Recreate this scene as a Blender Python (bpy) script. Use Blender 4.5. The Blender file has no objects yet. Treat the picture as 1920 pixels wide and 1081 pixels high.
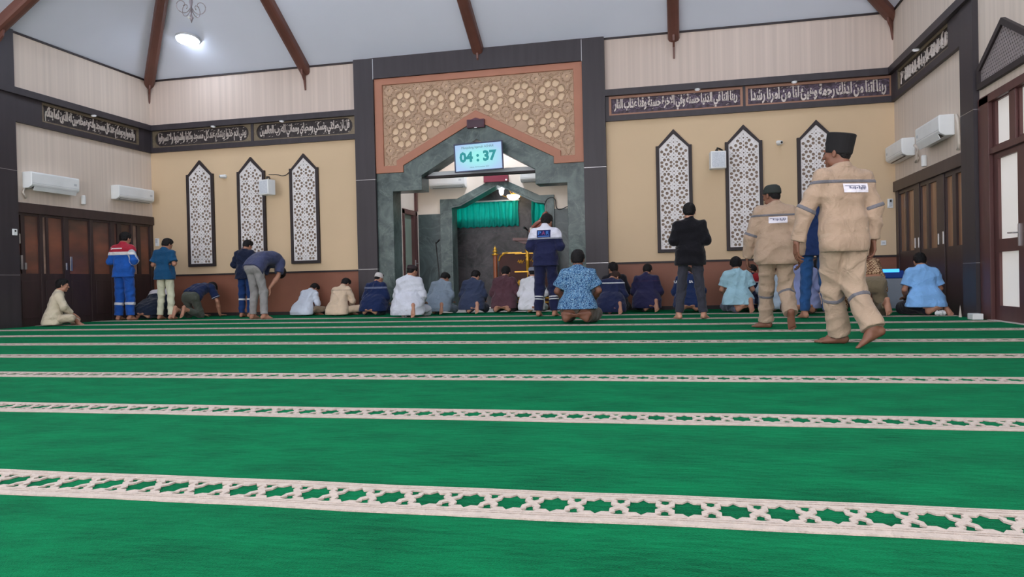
import bpy, math, random, time
import numpy as np
from mathutils import Vector, Matrix, geometry
from mathutils.bvhtree import BVHTree
random.seed(7); np.random.seed(7)
PI = math.pi
SC = bpy.context.scene
COL = SC.collection

# ------------------------------------------------------------------ camera
cam_d = bpy.data.cameras.new('camera')
cam_d.sensor_fit = 'HORIZONTAL'; cam_d.sensor_width = 36.0
cam_d.lens = 1393.17 / 1920 * 36.0
cam_d.clip_start = 0.05; cam_d.clip_end = 200
cam = bpy.data.objects.new('camera', cam_d); COL.objects.link(cam)
_r = Vector((0.97546854, 0.21891106, -0.02321778))
_u = Vector((0.02013992, 0.01628117, 0.9996646))
_f = Vector((-0.21921565, 0.97560897, -0.01147292))
cam.matrix_world = Matrix(((_r.x, _u.x, -_f.x, 0), (_r.y, _u.y, -_f.y, 0), (_r.z, _u.z, -_f.z, 0.62), (0, 0, 0, 1)))
SC.camera = cam

# ------------------------------------------------------------------ colour management, world
SC.view_settings.view_transform = 'Standard'; SC.view_settings.look = 'None'
SC.view_settings.gamma = 1.0; SC.view_settings.use_curve_mapping = False
SC.view_settings.exposure = -0.28
W = bpy.data.worlds.new('world'); SC.world = W; W.use_nodes = True
_bg = W.node_tree.nodes['Background']
_bg.inputs['Color'].default_value = (1.0, 0.95, 0.98, 1); _bg.inputs['Strength'].default_value = 4.9
LAMP_STRENGTH = 60.0

# ------------------------------------------------------------------ room numbers
D = 14.105; XL = -11.155; XR = 3.713; ZC = 5.1265; ZFT = 4.131; ZFB = 3.551; ZW = 0.904
XC = -3.80; SL = 0.66; YR = -0.765; HALF = (XR - XL) / 2; XM = (XR + XL) / 2; YM = D - HALF

# ------------------------------------------------------------------ materials
def lin(c):
    c = c / 255.0
    return c / 12.92 if c <= 0.04045 else ((c + 0.055) / 1.055) ** 2.4
def rgb(c): return (lin(c[0]), lin(c[1]), lin(c[2]), 1)
MATS = {}
def mat(name, c, rough=0.6, metal=0.0, spec=0.5, bump=0.0, bscale=60.0, vary=0.0, vscale=3.0, stretch=(1, 1, 1), sheen=0.0, c2=None, emit=None, estr=0.0, alpha=None, trans=0.0):
    m = bpy.data.materials.new(name); m.use_nodes = True; nt = m.node_tree; N = nt.nodes; L = nt.links
    b = N['Principled BSDF']
    b.inputs['Base Color'].default_value = rgb(c); b.inputs['Roughness'].default_value = rough
    b.inputs['Metallic'].default_value = metal; b.inputs['Specular IOR Level'].default_value = spec
    if sheen: b.inputs['Sheen Weight'].default_value = sheen; b.inputs['Sheen Roughness'].default_value = 0.5
    if trans: b.inputs['Transmission Weight'].default_value = trans
    if emit: b.inputs['Emission Color'].default_value = rgb(emit); b.inputs['Emission Strength'].default_value = estr
    tc = N.new('ShaderNodeTexCoord'); mp = N.new('ShaderNodeMapping'); mp.inputs['Scale'].default_value = stretch
    L.new(tc.outputs['Object'], mp.inputs['Vector'])
    n = N.new('ShaderNodeTexNoise'); n.inputs['Scale'].default_value = vscale; n.inputs['Detail'].default_value = 4
    L.new(mp.outputs[0], n.inputs['Vector'])
    mix = N.new('ShaderNodeMix'); mix.data_type = 'RGBA'
    a = rgb(c); k = vary if (vary or c2) else 0.04
    if c2: A, B = a, rgb(c2)
    else: A = tuple(x * (1 - k) for x in a[:3]) + (1,); B = tuple(min(1, x * (1 + k)) for x in a[:3]) + (1,)
    mix.inputs[6].default_value = A; mix.inputs[7].default_value = B
    mr = N.new('ShaderNodeMapRange'); mr.inputs[1].default_value = 0.35; mr.inputs[2].default_value = 0.65
    L.new(n.outputs['Fac'], mr.inputs[0]); L.new(mr.outputs[0], mix.inputs[0]); L.new(mix.outputs[2], b.inputs['Base Color'])
    if bump:
        n2 = N.new('ShaderNodeTexNoise'); n2.inputs['Scale'].default_value = bscale; n2.inputs['Detail'].default_value = 3
        L.new(mp.outputs[0], n2.inputs['Vector'])
        bp = N.new('ShaderNodeBump'); bp.inputs['Strength'].default_value = bump; bp.inputs['Distance'].default_value = 0.01
        L.new(n2.outputs['Fac'], bp.inputs['Height']); L.new(bp.outputs[0], b.inputs['Normal'])
    MATS[name] = m
    return m

def marble(name, base, dark, vein, scale=1.5):
    m = bpy.data.materials.new(name); m.use_nodes = True; nt = m.node_tree; N = nt.nodes; L = nt.links
    b = N['Principled BSDF']; b.inputs['Roughness'].default_value = 0.36
    tc = N.new('ShaderNodeTexCoord')
    n1 = N.new('ShaderNodeTexNoise'); n1.inputs['Scale'].default_value = scale; n1.inputs['Detail'].default_value = 9; n1.inputs['Roughness'].default_value = 0.65; n1.inputs['Distortion'].default_value = 1.2
    L.new(tc.outputs['Object'], n1.inputs['Vector'])
    r1 = N.new('ShaderNodeValToRGB'); r1.color_ramp.elements[0].position = 0.36; r1.color_ramp.elements[0].color = rgb(dark)
    r1.color_ramp.elements[1].position = 0.66; r1.color_ramp.elements[1].color = rgb(base)
    L.new(n1.outputs['Fac'], r1.inputs[0])
    v = N.new('ShaderNodeTexNoise'); v.inputs['Scale'].default_value = scale * .8; v.inputs['Detail'].default_value = 6; v.inputs['Distortion'].default_value = 1.2
    L.new(tc.outputs['Object'], v.inputs['Vector'])
    r2 = N.new('ShaderNodeValToRGB'); e = r2.color_ramp.elements
    e[0].position = 0.485; e[0].color = (0, 0, 0, 1); e[1].position = 0.515; e[1].color = (0, 0, 0, 1)
    q = e.new(0.5); q.color = (0.2, 0.2, 0.2, 1)
    L.new(v.outputs['Fac'], r2.inputs[0])
    mix = N.new('ShaderNodeMix'); mix.data_type = 'RGBA'; mix.inputs[7].default_value = rgb(vein)
    L.new(r2.outputs[0], mix.inputs[0]); L.new(r1.outputs[0], mix.inputs[6]); L.new(mix.outputs[2], b.inputs['Base Color'])
    return m

def pattern_mat(name, cols, kind):
    m = bpy.data.materials.new(name); m.use_nodes = True; nt = m.node_tree; N = nt.nodes; L = nt.links
    b = N['Principled BSDF']; b.inputs['Roughness'].default_value = 0.85; b.inputs['Specular IOR Level'].default_value = 0.2
    tc = N.new('ShaderNodeTexCoord')
    if kind == 'batik':
        n = N.new('ShaderNodeTexNoise'); n.inputs['Scale'].default_value = 34; n.inputs['Detail'].default_value = 3; n.inputs['Distortion'].default_value = 2.2
        L.new(tc.outputs['Object'], n.inputs['Vector'])
        r = N.new('ShaderNodeValToRGB'); r.color_ramp.interpolation = 'CONSTANT'; e = r.color_ramp.elements
        e[0].position = 0; e[0].color = rgb(cols[0]); e[1].position = 0.44; e[1].color = rgb(cols[1])
        q = e.new(0.51); q.color = rgb(cols[2]); q = e.new(0.57); q.color = rgb(cols[3])
        L.new(n.outputs['Fac'], r.inputs[0]); L.new(r.outputs[0], b.inputs['Base Color'])
    elif kind == 'check':
        mp = N.new('ShaderNodeMapping'); mp.inputs['Rotation'].default_value = (0.2, 0.78, 0.3)
        c = N.new('ShaderNodeTexChecker'); c.inputs['Scale'].default_value = 34
        c.inputs[1].default_value = rgb(cols[0]); c.inputs[2].default_value = rgb(cols[1])
        L.new(tc.outputs['Object'], mp.inputs[0]); L.new(mp.outputs[0], c.inputs[0]); L.new(c.outputs[0], b.inputs['Base Color'])
    else:
        w = N.new('ShaderNodeTexWave'); w.inputs['Scale'].default_value = 22; w.bands_direction = 'X'; w.inputs['Distortion'].default_value = 0.3
        r = N.new('ShaderNodeValToRGB'); e = r.color_ramp.elements; e[0].color = rgb(cols[0]); e[1].color = rgb(cols[1]); e[0].position = .3; e[1].position = .7
        L.new(tc.outputs['Object'], w.inputs[0]); L.new(w.outputs[0], r.inputs[0]); L.new(r.outputs[0], b.inputs['Base Color'])
    return m

M = {}
M['tan'] = mat('tan_wall_paint', (214, 189, 154), 0.75, vary=0.03, vscale=0.8)
M['cream_x'] = mat('cream_striped_laminate_front', (206, 190, 178), 0.6, vary=0.075, vscale=1.0, stretch=(14, 0.2, 0.12))
M['cream_y'] = mat('cream_striped_laminate_side', (214, 200, 186), 0.6, vary=0.06, vscale=1.0, stretch=(0.2, 14, 0.12))
M['cream_plain'] = mat('cream_paint', (224, 214, 200), 0.7)
M['wains'] = mat('brown_wainscot', (136, 86, 66), 0.55, vary=0.06, vscale=2)
M['dark'] = mat('dark_panel_laminate', (52, 47, 52), 0.5, vary=0.12, vscale=1.0, stretch=(9, 9, 0.6))
M['darker'] = mat('dark_brown_wood', (42, 33, 35), 0.6, vary=0.15, vscale=2, stretch=(4, 4, 1))
M['redwood'] = mat('reddish_brown_wood', (84, 50, 48), 0.4, vary=0.14, vscale=2.5, stretch=(3, 3, .6))
M['doorwood'] = mat('dark_door_wood', (58, 44, 44), 0.4, vary=0.15, vscale=2.5, stretch=(3, 3, .6))
M['beam'] = mat('brown_roof_beam', (106, 68, 58), 0.45, vary=0.15, vscale=2.0)
M['roof'] = mat('pale_grey_ceiling', (228, 236, 250), 0.7, vary=0.02, vscale=0.6)
M['orange'] = mat('terracotta_frame', (178, 122, 98), 0.6, vary=0.04)
M['screen_l'] = mat('tan_carved_lattice', (184, 154, 128), 0.6, vary=0.08, vscale=6)
M['screen_b'] = mat('light_cream_screen_backing', (228, 202, 170), 0.7)
M['white_l'] = mat('white_cut_lattice', (230, 227, 226), 0.5)
M['back_l'] = mat('beige_panel_backing', (150, 132, 116), 0.7)
M['grey_l'] = mat('grey_lattice', (150, 142, 142), 0.5, metal=0.3)
M['marble'] = marble('green_marble', (98, 116, 112), (48, 66, 66), (150, 166, 160), 2.4)
M['marble2'] = marble('dark_green_marble', (74, 92, 92), (42, 56, 58), (120, 138, 136), 1.6)
M['marble3'] = marble('grey_brown_marble', (98, 94, 98), (44, 46, 48), (126, 126, 128), 1.9)
M['marble3'].node_tree.nodes['Principled BSDF'].inputs['Roughness'].default_value = .5
M['metal'] = mat('brushed_metal', (190, 190, 192), 0.3, metal=0.9)
M['white_p'] = mat('white_plastic', (232, 236, 236), 0.35)
M['white_d'] = mat('grey_white_plastic', (196, 202, 206), 0.45)
M['black_p'] = mat('black_plastic', (22, 22, 24), 0.4)
M['maroon_p'] = mat('maroon_display_case', (108, 44, 62), 0.35)
M['grille'] = mat('speaker_grille', (196, 204, 212), 0.7, c2=(224, 230, 236), vscale=70)
M['gold'] = mat('gold_paint', (214, 164, 58), 0.35, metal=0.55, vary=0.1, vscale=20)
M['copper'] = mat('copper_moulding', (150, 112, 92), 0.45, metal=0.3)
M['bronze'] = mat('olive_bronze_moulding', (124, 112, 92), 0.5, metal=0.3, vary=.15, vscale=30)
M['board'] = mat('dark_plum_board', (48, 34, 42), 0.6, c2=(88, 74, 92), vscale=16)
M['board2'] = mat('black_brown_board', (36, 30, 32), 0.6, c2=(58, 50, 50), vscale=20)
M['letter'] = mat('silver_lettering', (206, 196, 188), 0.4, metal=0.2)
M['swirl'] = mat('lilac_scrollwork', (140, 124, 144), 0.5, metal=0.2)
M['teal'] = mat('teal_curtain_cloth', (6, 178, 166), 0.75, vary=0.08, vscale=8)
M['green'] = None
_n = M['teal'].node_tree; _t = _n.nodes.new('ShaderNodeBsdfTranslucent'); _t.inputs[0].default_value = rgb((10, 214, 200)); _x = _n.nodes.new('ShaderNodeMixShader'); _x.inputs[0].default_value = 0.32
_n.links.new(_n.nodes['Principled BSDF'].outputs[0], _x.inputs[1]); _n.links.new(_t.outputs[0], _x.inputs[2]); _n.links.new(_x.outputs[0], _n.nodes['Material Output'].inputs[0])
M['tile'] = mat('white_floor_tile', (220, 216, 210), 0.3)
M['lamp_added'] = mat('added_chamber_light', (255, 255, 255), 0.5, emit=(236, 240, 255), estr=LAMP_STRENGTH * 1.3)  # glow of the extra light added out of view in the chamber
M['silver'] = mat('aged_silver_metal', (150, 142, 148), .4, metal=.5)
M['lamp'] = mat('lit_lamp_diffuser', (255, 255, 255), 0.5, emit=(226, 236, 255), estr=LAMP_STRENGTH)
M['lampw'] = mat('lit_warm_glass_bowl', (255, 240, 220), 0.4, emit=(255, 226, 184), estr=7)
M['lampc'] = mat('lit_white_glass_shade', (255, 255, 255), 0.4, emit=(238, 242, 255), estr=7)
M['spot'] = mat('downlight_lens', (240, 240, 245), 0.4, emit=(235, 235, 245), estr=0.6)
M['frost'] = mat('daylit_frosted_glass', (225, 222, 218), 0.35, emit=(232, 226, 220), estr=0.42)
M['amber'] = mat('brown_frosted_door_glass', (142, 88, 68), 0.3, c2=(76, 60, 54), vscale=0.9, stretch=(0.5, 0.8, 2.0))
M['amber2'] = mat('brown_curtained_door_glass', (176, 132, 96), 0.22, c2=(120, 84, 62), vscale=1.2, stretch=(1, 8, 0.3))
M['palestrip'] = mat('pale_curtain_behind_glass', (190, 160, 140), 0.4, c2=(120, 96, 84), vscale=1.5, stretch=(1, 1, 1.6))
M['bluelit'] = mat('lit_blue_cap', (30, 110, 220), 0.3, emit=(70, 170, 255), estr=2.0)
M['bluelid'] = mat('blue_plastic_lid', (24, 70, 160), 0.3)

def carpet_mat():
    m = bpy.data.materials.new('green_carpet_pile'); m.use_nodes = True; nt = m.node_tree; N = nt.nodes; L = nt.links
    b = N['Principled BSDF']; b.inputs['Roughness'].default_value = 0.95; b.inputs['Specular IOR Level'].default_value = 0.1
    b.inputs['Sheen Weight'].default_value = 0.34; b.inputs['Sheen Roughness'].default_value = 0.45; b.inputs['Sheen Tint'].default_value = rgb((0, 190, 128))
    tc = N.new('ShaderNodeTexCoord')
    def noise(scale, detail, sc=(1, 1, 1), rough=.5):
        mp = N.new('ShaderNodeMapping'); mp.inputs['Scale'].default_value = sc
        n = N.new('ShaderNodeTexNoise'); n.inputs['Scale'].default_value = scale; n.inputs['Detail'].default_value = detail; n.inputs['Roughness'].default_value = rough
        L.new(tc.outputs['Object'], mp.inputs[0]); L.new(mp.outputs[0], n.inputs['Vector']); return n
    n1 = noise(3.2, 6, (0.8, 1.6, 1), .65)
    n2 = noise(170, 4)
    ad = N.new('ShaderNodeMath'); ad.operation = 'MULTIPLY_ADD'; ad.inputs[1].default_value = 0.6
    L.new(n2.outputs['Fac'], ad.inputs[0]); L.new(n1.outputs['Fac'], ad.inputs[2])
    r = N.new('ShaderNodeValToRGB'); e = r.color_ramp.elements
    e[0].position = 0.58; e[0].color = rgb((0, 36, 20)); e[1].position = 1.0; e[1].color = rgb((0, 92, 54))
    L.new(ad.outputs[0], r.inputs[0]); L.new(r.outputs[0], b.inputs['Base Color'])
    n3 = noise(260, 2)
    bp = N.new('ShaderNodeBump'); bp.inputs['Strength'].default_value = 0.7; bp.inputs['Distance'].default_value = 0.006
    n4 = noise(14, 4, (.8, 2.2, 1))
    ad2 = N.new('ShaderNodeMath'); ad2.operation = 'MULTIPLY_ADD'; ad2.inputs[1].default_value = 3.0
    L.new(n4.outputs['Fac'], ad2.inputs[0]); L.new(n3.outputs['Fac'], ad2.inputs[2])
    L.new(ad2.outputs[0], bp.inputs['Height']); L.new(bp.outputs[0], b.inputs['Normal'])
    return m
M['green'] = carpet_mat()
M['ivory'] = mat('ivory_carpet_pile', (172, 160, 150), 0.95, spec=0.1, vary=0.1, vscale=40, bump=0.6, bscale=220, sheen=0.3)

# ------------------------------------------------------------------ object helpers
def tagobj(o, label=None, cat=None, group=None, kind=None):
    if label: o['label'] = label
    if cat: o['category'] = cat
    if group: o['group'] = group
    if kind: o['kind'] = kind
    return o
def thing(name, label, cat, loc=(0, 0, 0), group=None, kind=None):
    o = bpy.data.objects.new(name, None); COL.objects.link(o); o.location = loc
    o.empty_display_size = 0.1
    return tagobj(o, label, cat, group, kind)

class MB:
    def __init__(s): s.v = []; s.f = []
    def add(s, v, f):
        n = len(s.v); s.v.extend([tuple(map(float, p)) for p in v]); s.f.extend([tuple(n + i for i in q) for q in f]); return s
    def box(s, x0, x1, y0, y1, z0, z1):
        x0, x1 = sorted((x0, x1)); y0, y1 = sorted((y0, y1)); z0, z1 = sorted((z0, z1))
        return s.add([(x0, y0, z0), (x1, y0, z0), (x1, y1, z0), (x0, y1, z0), (x0, y0, z1), (x1, y0, z1), (x1, y1, z1), (x0, y1, z1)],
                     [(0, 3, 2, 1), (4, 5, 6, 7), (0, 1, 5, 4), (1, 2, 6, 5), (2, 3, 7, 6), (3, 0, 4, 7)])
    def tube(s, pts, r, n=8, cap=True):
        pts = [Vector(p) for p in pts]; rs = r if isinstance(r, (list, tuple)) else [r] * len(pts)
        ring = []; up = Vector((0.01, 0.02, 1))
        for i, p in enumerate(pts):
            d = (pts[min(i + 1, len(pts) - 1)] - pts[max(i - 1, 0)]).normalized()
            a = d.cross(up)
            if a.length < 0.1: a = d.cross(Vector((1, 0, 0)))
            a.normalize(); b = d.cross(a).normalized()
            ring.append([p + (a * math.cos(2 * PI * k / n) + b * math.sin(2 * PI * k / n)) * rs[i] for k in range(n)])
        v = [q for R in ring for q in R]; f = []
        for i in range(len(pts) - 1):
            for k in range(n):
                k2 = (k + 1) % n; f.append((i * n + k, i * n + k2, (i + 1) * n + k2, (i + 1) * n + k))
        if cap: f.append(tuple(range(n))[::-1]); f.append(tuple((len(pts) - 1) * n + k for k in range(n)))
        return s.add(v, f)
    def lathe(s, prof, c=(0, 0, 0), n=20, sx=1, sy=1, R=None):
        v = []; f = []
        for r, z in prof:
            for k in range(n):
                p = Vector((r * sx * math.cos(2 * PI * k / n), r * sy * math.sin(2 * PI * k / n), z))
                if R is not None: p = R @ p
                v.append(p + Vector(c))
        for i in range(len(prof) - 1):
            for k in range(n):
                k2 = (k + 1) % n; f.append((i * n + k, i * n + k2, (i + 1) * n + k2, (i + 1) * n + k))
        f.append(tuple(range(n))[::-1]); f.append(tuple((len(prof) - 1) * n + k for k in range(n)))
        return s.add(v, f)
    def prism(s, poly, fn, w0, w1):
        n = len(poly)
        v = [fn(a, b, w0) for a, b in poly] + [fn(a, b, w1) for a, b in poly]
        f = [tuple(range(n))[::-1], tuple(range(n, 2 * n))] + [(i, (i + 1) % n, n + (i + 1) % n, n + i) for i in range(n)]
        return s.add(v, f)
    def plate(s, outline, holes, fn, w0, w1, back=True):
        V, F = cdt(outline, holes)
        return s.extrude2d(V, F, fn, w0, w1, back)
    def extrude2d(s, V, F, fn, w0, w1, back=True):
        n = len(V); v = [fn(a, b, w0) for a, b in V] + [fn(a, b, w1) for a, b in V]
        f = [tuple(n + i for i in q) for q in F]
        if back: f += [tuple(q)[::-1] for q in F]
        cnt = {}
        for q in F:
            for i in range(len(q)):
                a, b = q[i], q[(i + 1) % len(q)]; k = (min(a, b), max(a, b)); cnt.setdefault(k, []).append((a, b))
        for k, l in cnt.items():
            if len(l) == 1: a, b = l[0]; f.append((a, b, n + b, n + a))
        return s.add(v, f)
    def build(s, name, m, root=None, bevel=0.0, smooth=False, label=None, fixn=True):
        me = bpy.data.meshes.new(name); V = np.array(s.v, dtype=float)
        if root is not None: org = np.array(root.matrix_basis.translation) if root.parent is None else np.array(root.parent.location) + np.array(root.location)
        else:
            org = np.array([(V[:, 0].min() + V[:, 0].max()) / 2, (V[:, 1].min() + V[:, 1].max()) / 2, V[:, 2].min()])
        me.from_pydata((V - org).tolist(), [], s.f); me.update()
        if fixn:
            import bmesh
            b = bmesh.new(); b.from_mesh(me); bmesh.ops.recalc_face_normals(b, faces=b.faces); b.to_mesh(me); b.free()
        if m: me.materials.append(m)
        if smooth: me.polygons.foreach_set('use_smooth', [True] * len(me.polygons))
        o = bpy.data.objects.new(name, me); COL.objects.link(o)
        if root is not None: o.parent = root
        else: o.location = org
        if bevel:
            md = o.modifiers.new('bevel', 'BEVEL'); md.width = bevel; md.segments = 2; md.limit_method = 'ANGLE'
        if label: o['label'] = label
        return o

def cdt(outline, holes):
    vs = [Vector(p) for p in outline]; loops = [list(range(len(vs)))]
    for h in holes:
        n = len(vs); vs += [Vector(p) for p in h]; loops.append(list(range(n, n + len(h))))
    edges = [(l[i], l[(i + 1) % len(l)]) for l in loops for i in range(len(l))]
    r = geometry.delaunay_2d_cdt(vs, edges, [], 1, 1e-6)
    P = np.array([tuple(p) for p in r[0]]); T = [tuple(q) for q in r[2]]
    if not holes: return [tuple(p) for p in P], T
    Cn = np.array([P[list(q)].mean(0) for q in T]); keep = np.ones(len(T), bool)
    for h in holes:
        h = np.array(h); mn = h.min(0); mx = h.max(0)
        idx = np.where((Cn[:, 0] > mn[0]) & (Cn[:, 0] < mx[0]) & (Cn[:, 1] > mn[1]) & (Cn[:, 1] < mx[1]) & keep)[0]
        hl = h.tolist()
        for i in idx:
            if inside(hl, Cn[i, 0], Cn[i, 1]): keep[i] = False
    return [tuple(p) for p in P], [T[i] for i in range(len(T)) if keep[i]]

def FX(a, b, w): return (a, w, b)          # front wall plane: (x, z), w = y
def SY(a, b, w): return (w, a, b)          # side wall plane: (y, z), w = x
def smooth_pts(P, n=6):
    P = [Vector(p) for p in P]; out = []
    for i in range(len(P) - 1):
        p0 = P[max(i - 1, 0)]; p1 = P[i]; p2 = P[i + 1]; p3 = P[min(i + 2, len(P) - 1)]
        for k in range(n):
            t = k / n; out.append(.5 * ((2 * p1) + (p2 - p0) * t + (2 * p0 - 5 * p1 + 4 * p2 - p3) * t * t + (3 * p1 - p0 - 3 * p2 + p3) * t ** 3))
    return out + [P[-1]]
def circ(cx, cy, r, n=8, rot=0, sy=1.0): return [(cx + r * math.cos(2 * PI * k / n + rot), cy + r * sy * math.sin(2 * PI * k / n + rot)) for k in range(n)]
def star(cx, cy, r, q, n, rot=0): return [(cx + (r if k % 2 == 0 else q) * math.cos(PI * k / n + rot), cy + (r if k % 2 == 0 else q) * math.sin(PI * k / n + rot)) for k in range(2 * n)]
def inside(poly, x, y):
    c = False; n = len(poly)
    for i in range(n):
        x1, y1 = poly[i]; x2, y2 = poly[(i + 1) % n]
        if (y1 > y) != (y2 > y) and x < (x2 - x1) * (y - y1) / (y2 - y1) + x1: c = not c
    return c
def dist_edge(poly, x, y):
    m = 9
    for i in range(len(poly)):
        a = Vector(poly[i]); b = Vector(poly[(i + 1) % len(poly)]); p = Vector((x, y)); t = max(0, min(1, (p - a).dot(b - a) / (b - a).length_squared)); m = min(m, (p - a - (b - a) * t).length)
    return m
def lattice_holes(poly, per, ox, oy, centre_star=False, edge=0.012, big=.106):
    xs = [p[0] for p in poly]; ys = [p[1] for p in poly]; H = []
    unit = [(0, 0, 'S' if centre_star else 'C', .11)]
    for k in range(8): a = PI / 8 + k * PI / 4; unit.append((.335 * math.cos(a), .335 * math.sin(a), 'C', big))
    unit += [(.5, 0, 's', .08), (0, .5, 's', .08), (.5, .5, 'C', .05), (.5, .25, 'v', .052), (.5, -.25, 'v', .052), (.25, .5, 'h', .052), (-.25, .5, 'h', .052)]
    for sx in (-1, 1):
        for sy in (-1, 1): unit += [(.40 * sx, .37 * sy, 't', .022), (.37 * sx, .43 * sy, 't', .02), (.14 * sx, .0, 't', .0), (.16 * sx, .16 * sy, 't', .024)]
    for i in range(int((min(xs) - ox) / per) - 2, int((max(xs) - ox) / per) + 3):
        for j in range(int((min(ys) - oy) / per) - 2, int((max(ys) - oy) / per) + 3):
            for (u, v, k, r) in unit:
                if r == 0: continue
                cx = ox + (i + u) * per; cy = oy + (j + v) * per; R = r * per
                if not inside(poly, cx, cy) or dist_edge(poly, cx, cy) < R * 1.25 + edge: continue
                if k == 'C': H.append(circ(cx, cy, R, 9))
                elif k == 'S': H.append(star(cx, cy, R * 1.2, R * .75, 8))
                elif k == 's': H.append(star(cx, cy, R, R * .55, 4))
                elif k == 'v': H.append(circ(cx, cy, R * .6, 6, PI / 2, 1.9))
                elif k == 'h': H.append(circ(cx, cy, R * 1.15, 6, 0, .55))
                else: H.append(circ(cx, cy, R, 4))
    return H

def text_mb(body, box, fn, w0, w1, bold=0.0, arabic=False, fit='both'):
    """flat lettering filling box (a0,a1,b0,b1) of a plane, extruded from w0 to w1"""
    c = bpy.data.curves.new('t', 'FONT'); c.body = body; c.offset = bold; c.resolution_u = 2; c.fill_mode = 'FRONT'
    o = bpy.data.objects.new('t', c); COL.objects.link(o)
    dg = bpy.context.evaluated_depsgraph_get(); me = bpy.data.meshes.new_from_object(o.evaluated_get(dg))
    V = np.array([v.co[:2] for v in me.vertices]).reshape(-1, 2); F = [tuple(p.vertices) for p in me.polygons]
    bpy.data.objects.remove(o); bpy.data.curves.remove(c); bpy.data.meshes.remove(me)
    mn = V.min(0); mx = V.max(0); a0, a1, b0, b1 = box
    sx = (a1 - a0) / (mx[0] - mn[0]); sy = (b1 - b0) / (mx[1] - mn[1])
    if fit == 'width': sy = sx * (1 if sy > 0 else -1)
    P = [(a0 + (p[0] - mn[0]) * sx, b0 + (p[1] - mn[1]) * sy) for p in V]
    mb = MB(); mb.extrude2d(P, F, fn, w0, w1); return mb

# joined letter forms for the calligraphy
FORMS = {'ا': 'FE8D FE8E - -', 'ب': 'FE8F FE90 FE91 FE92', 'ت': 'FE95 FE96 FE97 FE98', 'ة': 'FE93 FE94 - -', 'ج': 'FE9D FE9E FE9F FEA0', 'ح': 'FEA1 FEA2 FEA3 FEA4',
         'خ': 'FEA5 FEA6 FEA7 FEA8', 'د': 'FEA9 FEAA - -', 'ذ': 'FEAB FEAC - -', 'ر': 'FEAD FEAE - -', 'ز': 'FEAF FEB0 - -', 'س': 'FEB1 FEB2 FEB3 FEB4', 'ش': 'FEB5 FEB6 FEB7 FEB8',
         'ص': 'FEB9 FEBA FEBB FEBC', 'ع': 'FEC9 FECA FECB FECC', 'غ': 'FECD FECE FECF FED0', 'ف': 'FED1 FED2 FED3 FED4', 'ق': 'FED5 FED6 FED7 FED8', 'ك': 'FED9 FEDA FEDB FEDC', 'ل': 'FEDD FEDE FEDF FEE0',
         'م': 'FEE1 FEE2 FEE3 FEE4', 'ن': 'FEE5 FEE6 FEE7 FEE8', 'ه': 'FEE9 FEEA FEEB FEEC', 'و': 'FEED FEEE - -', 'ي': 'FEF1 FEF2 FEF3 FEF4', 'ئ': 'FE89 FE8A FE8B FE8C'}
FORMS = {k: [None if x == '-' else chr(int(x, 16)) for x in v.split()] for k, v in FORMS.items()}
def shape_ar(t):
    out = []
    for w in t.split(' '):
        s = []; i = 0; prev = False
        while i < len(w):
            c = w[i]
            if c == 'ل' and i + 1 < len(w) and w[i + 1] == 'ا':
                s.append('\uFEFC' if prev else '\uFEFB'); prev = False; i += 2; continue
            f = FORMS[c]; nxt = i + 1 < len(w) and f[2] is not None
            s.append((f[3] if nxt else f[1]) if prev else (f[2] if nxt else f[0]))
            prev = nxt; i += 1
        out.append(''.join(reversed(s)))
    return '\u2009'.join(reversed(out))
M['pane'] = mat('daylit_window_pane', (235, 240, 245), .4, emit=(235, 245, 255), estr=4.5)

# ================================================================== THE ROOM
def st(mb, name, m, **k): o = mb.build(name, m, **k); o['kind'] = 'structure'; return o
# floor slab
st(MB().box(XL - .3, XR + .3, YR, D + 3, -0.25, -0.012), 'floor', M['tile'])
# front wall: four stretches around the portal, wainscot and plaster
PW = 2.52
x_in0, x_in1 = XC - 2.10, XC + 2.10
for (a, b, s) in ((XL, x_in0, 'left'), (x_in1, XR, 'right')):
    st(MB().box(a, b, D, D + .25, ZW, ZFB + .02), 'wall_front_' + s, M['tan'])
    st(MB().box(a, b, D - .012, D + .25, 0.07, ZW - .035), 'wall_wainscot_' + s, M['wains'])
    st(MB().box(a, b, D - .03, D + .25, -.012, 0.07), 'baseboard_front_' + s, M['darker'])
    st(MB().box(a, b, D - .03, D + .25, ZW - .035, ZW), 'trim_rail_' + s, M['darker'])
    st(MB().box(a, b, D, D + .25, ZFB + .02, ZC + .05), 'wall_front_upper_' + s, M['cream_x'])
st(MB().box(x_in0, x_in1, D + .02, D + .25, 4.68, ZC + .05), 'wall_front_head', M['darker'])
st(MB().box(XL, XR, D - .02, D, ZC - .035, ZC + .0), 'trim_ceiling_front', M['darker'])
# side walls
for (s, x0, x1, sg) in (('left', XL - .25, XL, 1), ('right', XR, XR + .25, -1)):
    xf = XL if sg > 0 else XR
    ya, yb = (10.66, D) if sg > 0 else (10.80, D)
    # above the folding doors
    st(MB().box(x0, x1, ya, yb, 2.167, ZC + .05), 'wall_' + s, M['cream_y'])
    st(MB().box(x0, x1, yb - .02, yb + .25, -.012, 2.167), 'wall_%s_end' % s, M['darker'])
    if sg > 0:
        st(MB().box(x0, x1, YR, ya, -.012, ZC + .05), 'wall_left_rear', M['cream_y'])
    else:
        V = [(YR, -.012), (8.20, -.012), (8.20, 2.70), (10.33, 2.70), (10.33, -.012), (ya, -.012), (ya, ZC + .05), (YR, ZC + .05)]
        st(MB().plate(V, [], SY, x0, x1), 'wall_right_rear', M['cream_y'])
    st(MB().box(xf, xf + sg * .02, YR, D, ZC - .035, ZC), 'trim_ceiling_' + s, M['darker'])
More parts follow.
